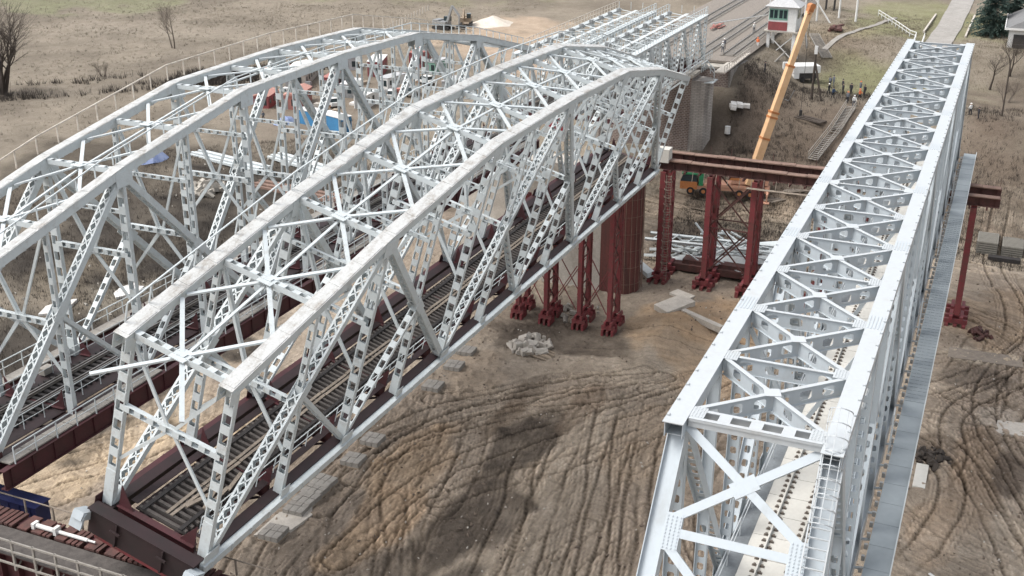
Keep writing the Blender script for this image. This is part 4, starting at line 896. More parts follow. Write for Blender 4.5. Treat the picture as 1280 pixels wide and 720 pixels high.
mb=MB(); mb.box(100.5,102.4,14,28.5,-14.6,-13.8); mb.box(101,102.8,12,26,-13.79,-13.3); tag(mb.build('steel_stack','rust'),'dark rusty steel beams stacked behind the far tower bases','steel stack')
# ---------------------------------------------------------------- vehicles
def wheel(root,x,y,r=.55,w=.42):
    mb=MB(); mb.tube((x,y-w/2,r),(x,y+w/2,r),r,n=18); wv=mb.build('wheel','rubber',root); mb=MB(); mb.tube((x,y-w/2-.012,r),(x,y+w/2+.012,r),r*.5,n=10); mb.build('rim','orange_paint',wv)
gx,gy=127.3,26.5; gz=-12.7
cr=thing('mobile_crane','orange mobile crane with its telescopic boom raised high beside the embankment','mobile crane',(gx,gy,gz),R(-80))
# local x forward is the driving direction to the left of the picture (cab end at -x)
mb=MB(); mb.box(-6.0,5.5,-1.1,1.1,.85,1.35); mb.box(-3.6,5.4,-1.25,1.25,1.353,1.75); mb.build('chassis','salmon',cr)
mb=MB(); prism(mb,[(-6.9,-1.25),(-4.5,-1.25),(-4.5,1.25),(-6.9,1.25)],.8,1.9); cb=mb.build('cab','orange_paint',cr)
mb=MB(); mb.add([(-6.9,-1.25,1.903),(-4.5,-1.25,1.903),(-4.5,1.25,1.903),(-6.9,1.25,1.903),(-6.5,-1.1,2.9),(-4.7,-1.1,2.9),(-4.7,1.1,2.9),(-6.5,1.1,2.9)],[(0,1,5,4),(1,2,6,5),(2,3,7,6),(3,0,4,7),(4,5,6,7)]); mb.build('windscreen','glass',cb)
mb=MB(); mb.box(-6.7,-4.3,-1.28,1.28,2.903,3.1); mb.box(-4.3,-3.7,-1.28,1.28,1.4,3.05); mb.build('cab_roof','green_paint',cb)
for x in(-5.4,-3.6,1.4,2.9,4.4):
    for y in(-1.05,1.05): wheel(cr,x,y)
for x in(-2.2,5.2):
    for s in(-1,1):
        mb=MB(); mb.beam((x,s*1.0,1.1),(x,s*3.0,1.1),.3,.3,(1,0,0)); mb.tube((x,s*2.9,1.1),(x,s*2.9,.12),.1,n=8); mb.box(x-.4,x+.4,s*2.9-.4,s*2.9+.4,.0,.12); mb.build('outrigger','salmon',cr)
mb=MB(); mb.tube((1.6,0,1.75),(1.6,0,2.0),.95,n=20); mb.box(.2,5.2,-1.2,1.2,2.003,2.5); mb.box(3.6,5.3,-1.25,1.25,2.503,3.4); mb.build('turntable','salmon',cr)
mb=MB(); mb.box(-.3,1.5,-1.25,-.35,2.51,3.7); oc=mb.build('operator_cab','orange_paint',cr); mb=MB(); mb.box(-.33,1.3,-1.28,-.32,2.9,3.5); mb.build('cab_glass','glass',oc)
# boom built in world axes, then parented
A=V(127.0,23.6,-9.6); B=V(131.0,18.5,12.75)
bm=thing('boom','x','x'); 
del bm['label'];del bm['category']
bpy.data.objects.remove(bm)
Mi=Matrix.Rotation(R(80),4,'Z') @ Matrix.Translation((-gx,-gy,-gz))
def loc(v): return V(*(Mi@Vector(v)))
a,b=loc(A),loc(B); sd=nrm(np.cross(b-a,(0,0,1)))
fr=[0,.40,.68,1.0]; ws=[.95,.78,.62]
def at(f): return a+(b-a)*f
mb=MB(); mb.beam(at(0)-nrm(b-a)*1.2,at(fr[1]),ws[0],ws[0]*1.15,sd); bo=mb.build('boom','boom_yellow',cr)
for i in(1,2): mb=MB(); mb.beam(at(fr[i]),at(fr[i+1]),ws[i],ws[i]*1.15,sd); mb.build('boom_section','boom_yellow',bo)
for f,w in((.24,.95),(.40,.95),(.37,.95),(.68,.78)): mb=MB(); mb.beam(at(f-.006),at(f+.006),w+.14,w*1.15+.14,sd); mb.build('boom_collar','orange_paint',bo)
mb=MB(); mb.beam(at(1.0),at(1.03),.8,.75,sd); mb.tube(at(1.03)-sd*.5,at(1.03)+sd*.5,.42,n=12); mb.beam(at(.99)+sd*.2,at(1.0)+V(-.2,-1.6,.1),.3,.2); mb.build('boom_head','orange_paint',bo)
mb=MB(); tip=at(1.03); mb.tube(tip,tip-V(0,0,14),.03,n=4); mb.tube(tip-V(0,0,14),tip-V(0,0,14.8),.2,n=8); mb.build('hook_line','dark_metal',bo)
mb=MB(); mb.tube(loc((127.4,24.4,-10.4)),at(.30)-V(0,0,.3),.22,n=8); mb.build('lift_cylinder','grey_metal',cr)
# small white vehicle on the terrace
def ute(x,y,z,rz,label,m,grp=None):
    v=thing('utility_vehicle',label,'vehicle',(x,y,z),rz,grp)
    mb=MB(); mb.add([(-2.2,-.9,.5),(2.2,-.9,.5),(2.2,.9,.5),(-2.2,.9,.5),(-2.2,-.9,1.15),(2.15,-.9,1.0),(2.15,.9,1.0),(-2.2,.9,1.15)],[(0,3,2,1),(0,1,5,4),(1,2,6,5),(2,3,7,6),(3,0,4,7),(4,5,6,7)]); mb.build('body',m,v)
    mb=MB(); mb.add([(-1.6,-.84,1.1),(1.1,-.84,1.05),(1.1,.84,1.05),(-1.6,.84,1.1),(-1.4,-.72,1.78),(.5,-.72,1.78),(.5,.72,1.78),(-1.4,.72,1.78)],[(0,1,5,4),(1,2,6,5),(2,3,7,6),(3,0,4,7)]); mb.build('windows','glass',v)
    mb=MB(); mb.box(-1.45,.55,-.74,.74,1.783,1.83); mb.build('roof',m,v)
    for xx in(-1.4,1.4):
        for yy in(-.82,.82): wheel(v,xx,yy,.36,.24)
    return v
gen=thing('site_generator','white trailer machine with open dark side standing on the grassy terrace','trailer',(161,23.2,zg(161,23.2)+.02),.5)
mb=MB(); mb.box(-1.6,1.6,-2.2,2.2,1.5,2.6); mb.box(-1.55,1.55,1.2,2.1,.6,1.497); mb.build('hood','white_paint',gen)
mb=MB(); mb.box(-1.4,1.4,-2.0,1.19,.55,1.497); mb.build('engine','dark_metal',gen)
for xx in(-1.3,1.3):
    for yy in(-1.2,.6): mb=MB(); mb.tube((xx-.12,yy,.42),(xx+.12,yy,.42),.42,n=12); mb.build('wheel','rubber',gen)
mb=MB(); mb.box(-.3,.3,2.6,3.5,.0,3.0); tag_=mb.build('tank','white_paint',gen)
# excavators near the sand heap
def excavator(x,y,rz,label,body,raised):
    z=zg(x,y); e=thing('excavator',label,'excavator',(x,y,z),rz,'excavators by the sand heap')
    for s in(-1,1): mb=MB(); mb.box(-2.2,2.2,s*1.2-.35,s*1.2+.35,.15,.85); mb.tube((-2.2,s*1.2-.35,.5),(-2.2,s*1.2+.35,.5),.36,n=10); mb.tube((2.2,s*1.2-.35,.5),(2.2,s*1.2+.35,.5),.36,n=10); mb.build('crawler','dark_metal',e)
    mb=MB(); mb.box(-2.4,1.6,-1.4,1.4,1.1,2.2); mb.box(-2.4,-.6,-1.4,1.4,2.203,2.5); mb.build('upper_body',body,e)
    mb=MB(); mb.box(.0,1.7,.3,1.4,2.203,3.3); mb.build('cab','glass',e)
    k=V(1.5,-.3,1.8); m1=V(3.2,-.3,6.2 if raised else 4.6); m2=V(5.4,-.3,3.8 if raised else 2.5); m3=V(5.2,-.3,1.2 if raised else .5)
    mb=MB(); mb.beam(k,m1,.5,.6); mb.build('boom',body,e); mb=MB(); mb.beam(m1,m2,.4,.45); mb.beam(m2,m3,.3,.3); mb.build('stick',body,e)
    mb=MB(); mb.obox(m3,V(.5,0,.1),V(0,.6,0),V(-.1,0,.5)); mb.build('bucket','dark_metal',e)
excavator(240,127.8,R(-100),'grey excavator with its boom raised high beside the pale sand heap','grey_metal',True)
excavator(247,124.6,R(200),'yellowish excavator standing closest to the pale sand heap','timber',False)
def heap(label,x,y,rx,ry,h,m='sand_pale',seed=0):
    vs=[];fs=[];n=28;k=9
    for i in range(k+1):
        for j in range(n):
            r=i/k; t=2*math.pi*j/n; w=1+.25*mnoise.noise((math.cos(t)*1.5+seed,math.sin(t)*1.5,.3)); px,py=math.cos(t)*rx*r*w,math.sin(t)*ry*r*w
            vs.append((px,py,h*(1-r)**1.1*(1+.3*mnoise.noise((px*.4+seed,py*.4,0)))-.3*r))
    for i in range(k):
        for j in range(n): a=i*n+j;b=i*n+(j+1)%n; fs.append((a,a+n,b+n,b))
    mb=MB(); mb.add(vs,fs); o=mb.build('sand_heap',m,smooth=True); o.location=(x,y,zg(x,y)); tag(o,label,'sand heap')
heap('pale heap of sand beside the excavators at the far site edge',253,119.5,8,6,2.0)
# ---------------------------------------------------------------- signal cabin and site cabins
sc=thing('signal_cabin','raised signal cabin with red panel and hipped grey roof beside the tracks','signal cabin',(169,28.4,0))
z=.3
for x in(-2,2):
    for y in(-2.1,2.1): mb=MB(); mb.box(x-.25,x+.25,y-.25,y+.25,-3.5,3.9); mb.build('leg','white_paint',sc)
mb=MB(); mb.beam((-2.1,-2.1,-.5),(-2.1,2.1,3.4),.15,.1); mb.beam((-2.0,2.1,-.5),(-2.0,-2.1,3.4),.15,.1); mb.build('leg_brace','white_paint',sc)
mb=MB(); mb.box(-2.7,2.7,-2.9,2.9,3.9,4.1); mb.build('floor','concrete',sc)
mb=MB(); mb.box(-2.3,2.3,-2.3,2.3,4.103,5.7); lw=mb.build('lower_wall','white_paint',sc); mb=MB(); mb.box(-2.36,-2.303,-.9,2.25,4.2,5.6); mb.build('red_panel','red_paint',lw)
mb=MB(); mb.box(-2.3,2.3,-2.3,2.3,5.703,8.1); uw=mb.build('upper_wall','white_paint',sc)
for y in(-.1,1.45):
    mb=MB(); mb.box(-2.36,-2.301,y-.75,y+.75,5.9,7.7); wi=mb.build('window','sea_green',uw); mb=MB()
    for q in(-.5,.5): mb.box(-2.39,-2.363,y+q*.7-.27,y+q*.7+.27,6.2,7.5)
    mb.build('pane','glass',wi)
mb=MB(); mb.box(-1.2,1.2,-2.36,-2.301,6.1,7.6); mb.build('window','glass',uw)
mb=MB(); mb.add([(-2.9,-2.9,8.1),(2.9,-2.9,8.1),(2.9,2.9,8.1),(-2.9,2.9,8.1),(-.6,-.8,9.4),(.6,-.8,9.4),(.6,.8,9.4),(-.6,.8,9.4)],[(3,2,1,0),(0,1,5,4),(1,2,6,5),(2,3,7,6),(3,0,4,7),(4,5,6,7)]); mb.build('roof','roof_pale',sc)
mb=MB(); mb.box(-2.6,2.6,-3.3,-2.905,3.95,4.1); railing(mb,[(-2.6,-3.25,4.1),(2.6,-3.25,4.1)],1.1,.9,.04); mb.beam((2.4,-3.1,4.0),(6.0,-3.1,0.4),.15,.7); mb.build('outside_stair','white_paint',sc)
def cabin(x,y,rz,L,Wd,h,wm,rm,label,gable=True,door=True,grp='site cabins and sheds beyond the left bridge'):
    z=zg(x,y)-.1; c=thing('site_cabin',label,'cabin',(x,y,z),rz,grp); mb=MB(); mb.box(-L/2,L/2,-Wd/2,Wd/2,0,h); w=mb.build('wall',wm,c)
    if gable:
        mb=MB(); mb.add([(-L/2-.15,-Wd/2-.15,h+.003),(L/2+.15,-Wd/2-.15,h+.003),(L/2+.15,Wd/2+.15,h+.003),(-L/2-.15,Wd/2+.15,h+.003),(-L/2-.15,0,h+.6),(L/2+.15,0,h+.6)],[(3,2,1,0),(0,1,5,4),(2,3,4,5),(1,2,5),(3,0,4)])
    else: mb=MB(); mb.box(-L/2-.1,L/2+.1,-Wd/2-.1,Wd/2+.1,h+.003,h+.15)
    mb.build('roof',rm,c)
    for q in np.arange(-L/2+1.2,L/2-.8,2.2): mb=MB(); mb.box(q-.45,q+.45,-Wd/2-.03,-Wd/2-.001,1.1,2.0); mb.build('window','glass',w)
    for q in (-Wd/4,Wd/4): mb=MB(); mb.box(-L/2-.03,-L/2-.001,q-.4,q+.4,.9 if q<0 else .1,2.1); mb.build('window' if q<0 else 'door','glass' if q<0 else 'grey_metal',w)
CB=[(141.8,100.0,R(70),6,2.5,2.7,'blue_paint','white_paint',False,'bright blue site cabin with a white roof and open dark door'),
 (143,105.5,R(75),5,2.5,2.6,'blue_paint','white_paint',False,'blue site cabin left of the bright blue one, partly behind truss members'),
 (155,116.5,R(15),9,3,2.7,'faded_red','roof_red',True,'long faded red shed with a striped roof nearest the left truss'),
 (152,121.5,R(15),6,3,2.6,'red_paint','roof_red',True,'red shed at the left end of the cabin row'),
 (173,127.5,R(20),12,5,2.8,'concrete','white_paint',True,'long shed with a large white roof at the back of the camp'),
 (171,118,R(10),7,2.5,2.6,'red_paint','faded_red',False,'red container with a faded pink top behind the white roofed shed'),
 (166,111,R(10),6,2.5,2.6,'grey_metal','white_paint',False,'grey cabin with white roof in the middle of the camp'),
 (186,116.5,R(20),8,3,3.2,'red_paint','white_paint',False,'dark red container with a pale top farther back'),
 (198,112.5,R(10),7,3,3.2,'red_paint','faded_red',False,'dark red container farthest back on the right'),
 (160.5,104.5,R(5),6,2.5,2.5,'white_paint','white_paint',False,'white cabin right of the bright blue one'),
 (176,107.5,R(-10),6,2.5,2.5,'white_paint','roof_pale',False,'white cabin with grey top behind the parked trucks'),
 (189,125,R(30),7,3,2.7,'roof_pale','roof_pale',True,'pale grey shed behind the dark red container'),
 (179,95,R(0),6,2.5,2.6,'grey_metal','roof_pale',False,'grey container nearest the left bridge top chord'),
 (172,133,R(15),8,4,2.6,'concrete','roof_red',True,'shed with a pinkish roof at the far left of the camp'),
 (193,106,R(0),6,2.5,2.6,'sea_green','roof_pale',False,'sea green container behind the white cabins')]
for x,y,rz,L,wd,h,wm,rm,gb,lb in CB: cabin(x,y,rz,L,wd,h,wm,rm,lb,gb)
for x,y,rz,m,lb in ((168,103,.4,'white_paint','white car parked in front of the grey topped cabin'),(172,100.5,.2,'grey_metal','grey car parked second in the camp row'),(182,103,1.2,'white_paint','white car parked alone behind the other cars'),(157,110,.9,'white_paint','white car by the red shed')): ute(x,y,zg(x,y),rz,lb,m,'cars parked in the camp')
rndc=random.Random(9)
CN=[('white_sheet','white'),('faded_red','faded red'),('grey_metal','grey'),('concrete','pale grey'),('timber','tan')]
NM=['crate beside the white cabins','bundle behind the blue cabins','crate by the parked cars','bundle near the red container','crate in front of the white roofed shed','bundle on the sandy yard edge']
for i in range(30):
    mm,cn=CN[i%5]; ax_,ay_=[(163,107.5),(147,103.5),(171,104),(172,115),(168,124),(150,110)][i//5]; x=ax_+(i%5)*1.6-3+rndc.uniform(-.5,.5); y=ay_+rndc.uniform(-2,2); z=zg(x,y); w1,w2,hh=rndc.uniform(.5,1.2),rndc.uniform(.4,.9),rndc.uniform(.5,1.7); mb=MB(); mb.box(-w1,w1,-w2,w2,0,hh*.8); mb.box(-w1*.9,w1*.9,-w2*.8,w2*.8,hh*.803,hh)
    o=mb.build('supply_crate',mm); o.location=(x,y,z); o.rotation_euler=(0,0,rndc.uniform(0,3)); tag(o,cn+' '+NM[i//5],'crate','crates and bundles in the camp')
vs=[(0,0,1.3)]+[(math.cos(a)*3*random.uniform(.8,1.1),math.sin(a)*2*random.uniform(.8,1.1),random.uniform(-.2,.1)) for a in np.linspace(0,6.28,13)[:-1]]+[(math.cos(a+.2)*1.6,math.sin(a+.2)*1.1,random.uniform(.6,1.2)) for a in np.linspace(0,6.28,13)[:-1]]
fs=[(0,13+i,13+(i+1)%12) for i in range(12)]+[(13+i,1+i,1+(i+1)%12,13+(i+1)%12) for i in range(12)]
for (x,y,lb,sc_) in ((112,116,'blue and white tarpaulin covering a pile left of the far truss',1.3),(142,110.5,'violet blue tarpaulin heap beside the blue cabins',.9)):
    mb=MB(); mb.add([(q[0]*sc_,q[1]*sc_,q[2]*sc_) for q in vs],fs); o=mb.build('tarp_heap','blue_tarp'); o.location=(x,y,zg(x,y)); tag(o,lb,'tarpaulin')
for (x,y,rz,lb) in ((118,104,.3,'long pale pipes stacked on dark ground behind the left truss'),(122,92,.2,'pale girders lying behind the left truss posts'),(110,86,.4,'rusty rails stacked beside the left bridge')):
    mb=MB()
    for i in range(5): mb.beam((-8,i*.7,.3+.15*(i%2)),(8,i*.7,.3+.15*(i%2)),.4,.4)
    o=mb.build('girder_stack','old_paint' if 'rusty' not in lb else 'rust_top'); o.location=(x,y,zg(x,y)); o.rotation_euler=(0,0,R(60)+rz); tag(o,lb,'girder stack')
# house, spruce, path
hs=thing('house','small white walled house with dark roof and garage opening at the top right','house',(187,-9.5,zg(184,-7)-.3))
mb=MB(); mb.box(-4,12,-7,3.2,0,3.4); hw_=mb.build('wall','white_paint',hs)
mb=MB(); mb.box(-4.06,-4.003,-.5,2.4,.1,2.5); mb.build('garage_opening','dark_metal',hw_)
mb=MB(); mb.box(-4.3,-4.07,-.3,2.2,.1,.9); mb.build('bench_frame','dark_metal',hw_)
mb=MB(); mb.add([(-4.6,3.8,3.4),(12.6,3.8,3.4),(12.6,-7.6,3.4),(-4.6,-7.6,3.4),(-3.6,-1.9,6.4),(11.6,-1.9,6.4)],[(0,1,2,3),(1,0,4,5),(3,2,5,4),(0,3,4),(2,1,5)]); mb.build('roof','roof_grey',hs)
mb=MB(); mb.box(-4.75,-4.6,-7.6,3.8,3.25,3.6); mb.box(-4.6,12.6,3.8,3.95,3.25,3.6); mb.build('eaves_board','white_paint',hs)
mb=MB(); mb.box(2,3,-2.5,-1.5,6.2,7.6); mb.build('chimney','pier_stone',hs)
def ribbon(name,pts,w,m,dz=.06):
    P=np.array(pts,float); out=[]
    for i in range(len(P)-1):
        for t in np.linspace(0,1,14,endpoint=False): out.append(P[i]+(P[i+1]-P[i])*t)
    out.append(P[-1]); vs=[];fs=[]
    for i,q in enumerate(out):
        d=nrm(out[min(i+1,len(out)-1)]-out[max(i-1,0)]); n=V(-d[1],d[0])
        for k in range(5): r=q+n*w*(k/4-.5); vs.append((r[0],r[1],zg(r[0],r[1])+dz))
    for i in range(len(out)-1):
        for k in range(4): a=i*5+k; fs.append((a,a+5,a+6,a+1))
    mb=MB(); mb.add(vs,fs); return structure(mb.build(name,m,smooth=True))
ribbon('path',[(178,4.6),(200,3.9),(231,3.4),(270,2.4),(340,0)],4.2,'asphalt_path',.16)
ribbon('footpath',[(176,22.5),(186,19.6),(194,17.5),(206,14)],1.0,'walk_slab',.15)
for y,lb in((7.6,'low pale kerb beam left of the paved path'),(.6,'low pale kerb beam right of the paved path')):
    mb=MB(); a=V(190,y,zg(190,y)+.25); b=V(212,y-.4,zg(212,y)+.25); mb.beam(a,b,.3,.35); tag(mb.build('kerb_beam','concrete_light'),lb,'kerb')
# railings and stairs on the bank
mb=MB(); P=[(207.2,17.4),(196,13),(186,9.6),(184.5,8.4),(176,8.4)]; railing(mb,[V(x,y,zg(x,y)) for x,y in P],1.15,2.4,.055); P=[(184.5,7.0),(176,7.0)]; railing(mb,[V(x,y,zg(x,y)) for x,y in P],1.15,2.4,.055)
tag(mb.build('handrail','white_paint'),'pale metal handrail running down the bank to the far end of the new bridge','railing')
def stair(label,pts,w=1.3,rail=True,m='walk_slab'):
    s=thing('bank_stair',label,'stairs',(pts[0][0],pts[0][1],pts[0][2])); P=[V(*q)-V(*pts[0]) for q in pts]
    sm=MB(); tm=MB(); rm=MB()
    for a,b in zip(P[:-1],P[1:]):
        d=b-a; n=nrm(V(-d[1],d[0],0)); k=max(2,int(np.linalg.norm(d)/.42))
        for q in(-1,1): sm.beam(a+n*q*w/2,b+n*q*w/2,.08,.22,n); 
        if rail:
            for q in(-1,1): railing(rm,[a+n*q*(w/2+.05),b+n*q*(w/2+.05)],1.0,1.8,.035)
        for i in range(k+1): c=a+d*i/k; tm.obox(c+V(0,0,.05),nrm(V(d[0],d[1],0))*.13,n*w/2*.94,V(0,0,.025))
    sm.build('stringer',m,s); tm.build('tread',m,s)
    if rail: rm.build('handrail',m,s)
    return s
def gp(x,y,h=.3): return (x,y,zg(x,y)+h)
stair('metal stair climbing the bank up to the group of workers',[gp(135.5,16.7),gp(140.5,15.0,.5),gp(141.6,14.7,.5),gp(148.0,13.7)],1.4)
stair('plain steps climbing the grassy hump above the terrace',[gp(172.8,21.4),gp(182.2,25.4)],1.7,False)
# hut roof / pipe bits on the slope
mb=MB(); 
for i in range(14): mb.obox((random.uniform(-2,2),random.uniform(-1,1),.3+random.uniform(0,.5)),V(random.uniform(.3,1.2),random.uniform(-.5,.5),random.uniform(-.1,.2)),V(0,.3,0),V(0,0,.15))
o=mb.build('scrap_heap','rust'); o.location=(187.5,22.4,zg(187.5,22.4)); tag(o,'dark rusty scrap heap on top of the grassy hump','scrap heap')
mb=MB(); mb.tube((0,0,.5),(0,0,-.6),.42,n=14); o=mb.build('white_tank','white_paint'); o.location=(138.5,29.9,zg(138.5,29.9)+.7); tag(o,'white round tank on the slope below the pier','tank')
mb=MB()
for i in range(10): mb.obox((random.uniform(-1.2,1.2),random.uniform(-1.2,1.2),.4+random.uniform(0,.5)),V(random.uniform(.4,.8),.2,.1),V(-.1,.4,.05),V(0,0,.25))
o=mb.build('covered_pile','white_sheet'); o.location=(141.6,29.0,zg(141.6,29)); tag(o,'pile of white wrapped bundles on the dark slope above the tank','covered pile')
mb=MB()
for i in range(7): a=random.uniform(-.5,.5); mb.tube((-2,(i-3)*.3,.2),(2.2,(i-3)*.3+a,.5),.12,n=5)
o=mb.build('log_pile','bark'); o.location=(143.5,18.6,zg(143.5,18.6)); o.rotation_euler=(0,0,1.2); tag(o,'logs and branches on the slope left of the metal stair','logs')
mb=MB(); a=V(157,33.6,2.2); mb.tube(V(146.5,28.9,-1.0),V(147,22.8,-3.0),.07,n=5); mb.tube(V(147,22.8,-3.0),V(146.3,22.0,-1.2),.06,n=5); tag(mb.build('bent_pipe','grey_metal'),'thin grey pipe lying across the slope below the abutment','pipe')
pts=[V(166,27.3,.9),V(160,27.8,.2),V(156,28.2,-.4),V(152.5,27.9,-.4)]; mb=MB()
for a,b in zip(pts[:-1],pts[1:]): mb.tube(a,b,.16,n=6)
tag(mb.build('curved_pipe','walk_slab'),'pale curved pipe running from the signal cabin down the slope','pipe')
# ---------------------------------------------------------------- poles
def pole(x,y,h,label,m='grey_metal',r=.13,lamp=False,brace=None,cap=None):
    z=zg(x,y)-.3; o=thing('utility_pole',label,'pole',(x,y,z)); mb=MB(); mb.tube((0,0,0),(0,0,h),r,r*.7,n=8); mb.build('mast',m,o)
    if brace: mb=MB(); mb.tube((brace[0],brace[1],0),(0,0,h*.75),r*.8,n=6); mb.build('brace',m,o)
    if cap: mb=MB(); mb.box(-.18,.18,-.22,.22,h-.9,h+.3); mb.build('insulator_box','white_paint',o)
    return o
pole(149.9,19.9,8.0,'dark wooden pole with a white top and a raking prop by the workers','bark',.2,brace=(-.5,-1.6),cap=True)
pole(197.5,27.5,13,'tall pale mast behind the signal cabin, left of the pair','white_paint',.2)
pole(203,24.2,13,'tall pale mast right of the signal cabin','white_paint',.2)
pole(199.6,20.6,13,'tallest pale mast on the grassy hump','white_paint',.22)
pole(196,29.5,9,'raking pale mast behind the boom tip','white_paint',.18,brace=(0,-5))
pole(150.5,-7.2,8.5,'slim wooden pole among the bushes on the right','bark',.12)
kio=thing('transformer_kiosk','grey transformer box on legs among the masts','kiosk',(210,27,zg(210,27)))
mb=MB()
for x in(-.6,.6):
    for y in(-.8,.8): mb.box(x-.1,x+.1,y-.1,y+.1,0,3)
mb.build('frame','dark_metal',kio); mb=MB(); mb.box(-.9,.9,-1.1,1.1,3,5.0); mb.build('cabinet','roof_pale',kio)
gm=thing('signal_mast','lattice railway signal mast standing at the track edge left of the signal cabin','signal mast',(176,32.0,2.3))
mb=MB()
for x in(-.35,.35):
    for y in(-.35,.35): mb.box(x-.05,x+.05,y-.05,y+.05,0,10)
for s in(-1,1): mb.lace((s*.35,0,.2),(s*.35,0,9.8),.7,(0,1,0),(0,0,0),.8,.06,.04)
mb.build('lattice_mast','white_paint',gm); mb=MB(); mb.box(-.6,.6,-.6,.6,-1.5,0); mb.build('base','concrete',gm)
mb=MB(); mb.tube((141,32.2,7.9),(176,31.2,4.1),.05,n=5) if False else mb.tube((141.5,34.2,8.6),(173.5,32.2,5.6),.11,n=5); tag(mb.build('cable_pipe','white_paint'),'thin pale pipe spanning from the short span end to the signal mast','pipe')
# ---------------------------------------------------------------- trees and brush
def bare_tree(x,y,h,label,seed,m='bark',spread=1.0,levels=4,r0=.25,trunks=1,grp=None,name='bare_tree'):
    rnd=random.Random(seed); z=zg(x,y)-.2; o=thing(name,label,'tree',(x,y,z),0,grp); tk=MB(); cr_=MB()
    def grow(pt,d,L,r,lv):
        mb=tk if lv>=levels-1 else cr_; segs=3; 
        for i in range(segs):
            d=nrm(d+V(rnd.gauss(0,.12),rnd.gauss(0,.12),rnd.gauss(0,.06)+.04)); e=pt+d*L/segs; r2=r*(1-.22); mb.tube(pt,e,r,r2,n=5 if lv>2 else 3,cap=False); 
            if lv>0:
                for _ in range(2 if lv<levels else (1 if i else 0)):
                    a=rnd.uniform(0,6.28); s=nrm(V(math.cos(a),math.sin(a),rnd.uniform(.1,.7)))*spread; grow(e,nrm(d*.8+s),L*rnd.uniform(.5,.72),r2*.6,lv-1)
            pt=e;r=r2
        if lv>0: grow(pt,nrm(d+V(rnd.gauss(0,.2),rnd.gauss(0,.2),.2)),L*.6,r*.8,lv-1)
    for t in range(trunks):
        a=rnd.uniform(0,6.28); grow(V(.3*math.cos(a)*(trunks>1),.3*math.sin(a)*(trunks>1),0),nrm(V(.38*math.cos(a)*(trunks>1),.38*math.sin(a)*(trunks>1),1)),h*.48,r0,levels)
    tk.build('trunk',m,o); cr_.build('crown',m,o); return o
bare_tree(138.5,174,19,'large bare tree with many stems at the left edge of the field',5,'bark',1.25,3,.42,9)
bare_tree(191.6,175,11,'lone small bare tree in the middle of the dry field',8,'bark_pale',1.1,4,.22,2)
bare_tree(166.5,-4.9,6.5,'bare fruit tree with a forked trunk behind the far end of the new bridge',11,'bark',1.2,4,.22,1)
bare_tree(172,-7.5,7,'second bare tree nearest the white house',12,'bark',1.0,4,.18,2)
bare_tree(160,-7.5,4,'low bare shrub between the fruit tree and the slim wooden pole',14,'bark_pale',1.2,3,.1,5)
bare_tree(215,35,7,'small bare tree behind the masts at the top edge',15,'bark_pale',1.1,4,.15,2)
bare_tree(160,168,3.5,'low bare shrub right of the large bare tree',16,'bark_pale',1.2,3,.1,5)
def spruce(x,y,h,r,label,seed):
    rnd=random.Random(seed); o=thing('spruce_tree',label,'tree',(x,y,zg(x,y)-.2)); mb=MB(); mb.tube((0,0,0),(0,0,h),.35,.05,n=7); mb.build('trunk','bark',o); mb=MB()
    z=1.0
    while z<h:
        f=1-z/h; R_=r*(f**.8)*rnd.uniform(.85,1.1)+.15; n=int(7+R_*4)
        for i in range(n):
            a=rnd.uniform(0,6.28); L=R_*rnd.uniform(.7,1.15); d=V(math.cos(a),math.sin(a),-.22+rnd.uniform(-.15,.15)); sd=V(-math.sin(a),math.cos(a),0)
            for k in range(7):
                t=(k+.6)/7; c=V(0,0,z)+d*L*t+V(0,0,-.15*t*t*L*.3); w=.5*(1-t*.6)+.15
                for s in(-1,1):
                    e=c+sd*s*w*rnd.uniform(.7,1.2)+d*.35+V(0,0,-rnd.uniform(.05,.35)); q=c+d*.25; mb.add([c-d*.12,q+V(0,0,.04),e],[(0,1,2)])
        z+=.42
    mb.build('crown','spruce_needle',o)
spruce(195,-3.4,13,4.0,'dense dark spruce beside the white house',2); spruce(201,-6.5,11,3.2,'second dark spruce partly behind the first one',3)
# dry brush and weeds as ground cover
def brush(name,label,n,region,m,h,w,seed,cond=None):
    rnd=np.random.RandomState(seed); x0,x1,y0,y1=region; X=rnd.uniform(x0,x1,n*3); Y=rnd.uniform(y0,y1,n*3); dens=fbm(X,Y,.07,3,seed); keep=dens>rnd.uniform(.25,.75,n*3)
    if cond is not None: keep&=cond(X,Y)
    X=X[keep][:n];Y=Y[keep][:n]; n=len(X); Z=zbase(X,Y)+(fbm(X,Y,.09,5,3)-.5)*.9+(fbm(X,Y,.5,4,9)-.5)*.35
    k=5; vs=[];fs=[]
    X=np.repeat(X,k)+rnd.normal(0,.22,n*k);Y=np.repeat(Y,k)+rnd.normal(0,.22,n*k);Z=np.repeat(Z,k); a=rnd.uniform(0,6.28,n*k); hh=h*rnd.uniform(.4,1.2,n*k); lean=rnd.normal(0,.35,(n*k,2))*hh[:,None]
    A=np.stack([X-np.cos(a)*w,Y-np.sin(a)*w,Z-.1],-1);B=np.stack([X+np.cos(a)*w,Y+np.sin(a)*w,Z-.1],-1);C=np.stack([X+lean[:,0],Y+lean[:,1],Z+hh],-1)
    vv=np.stack([A,B,C],1).reshape(-1,3); ff=np.arange(len(vv)).reshape(-1,3)
    me=bpy.data.meshes.new(name); me.from_pydata(vv.tolist(),[],ff.tolist()); me.materials.append(MATS[m]); o=bpy.data.objects.new(name,me); COL.objects.link(o); stuff(o,label,'ground cover')
nope=lambda X,Y: ~((np.abs(Y-41)<11)&(X>135))&~((X>176)&(np.abs(Y-4)<3))
brush('dry_grass','dry tan grass on the bank and terraces',9000,(154,215,-25,31),'brush',.22,.04,1,nope)
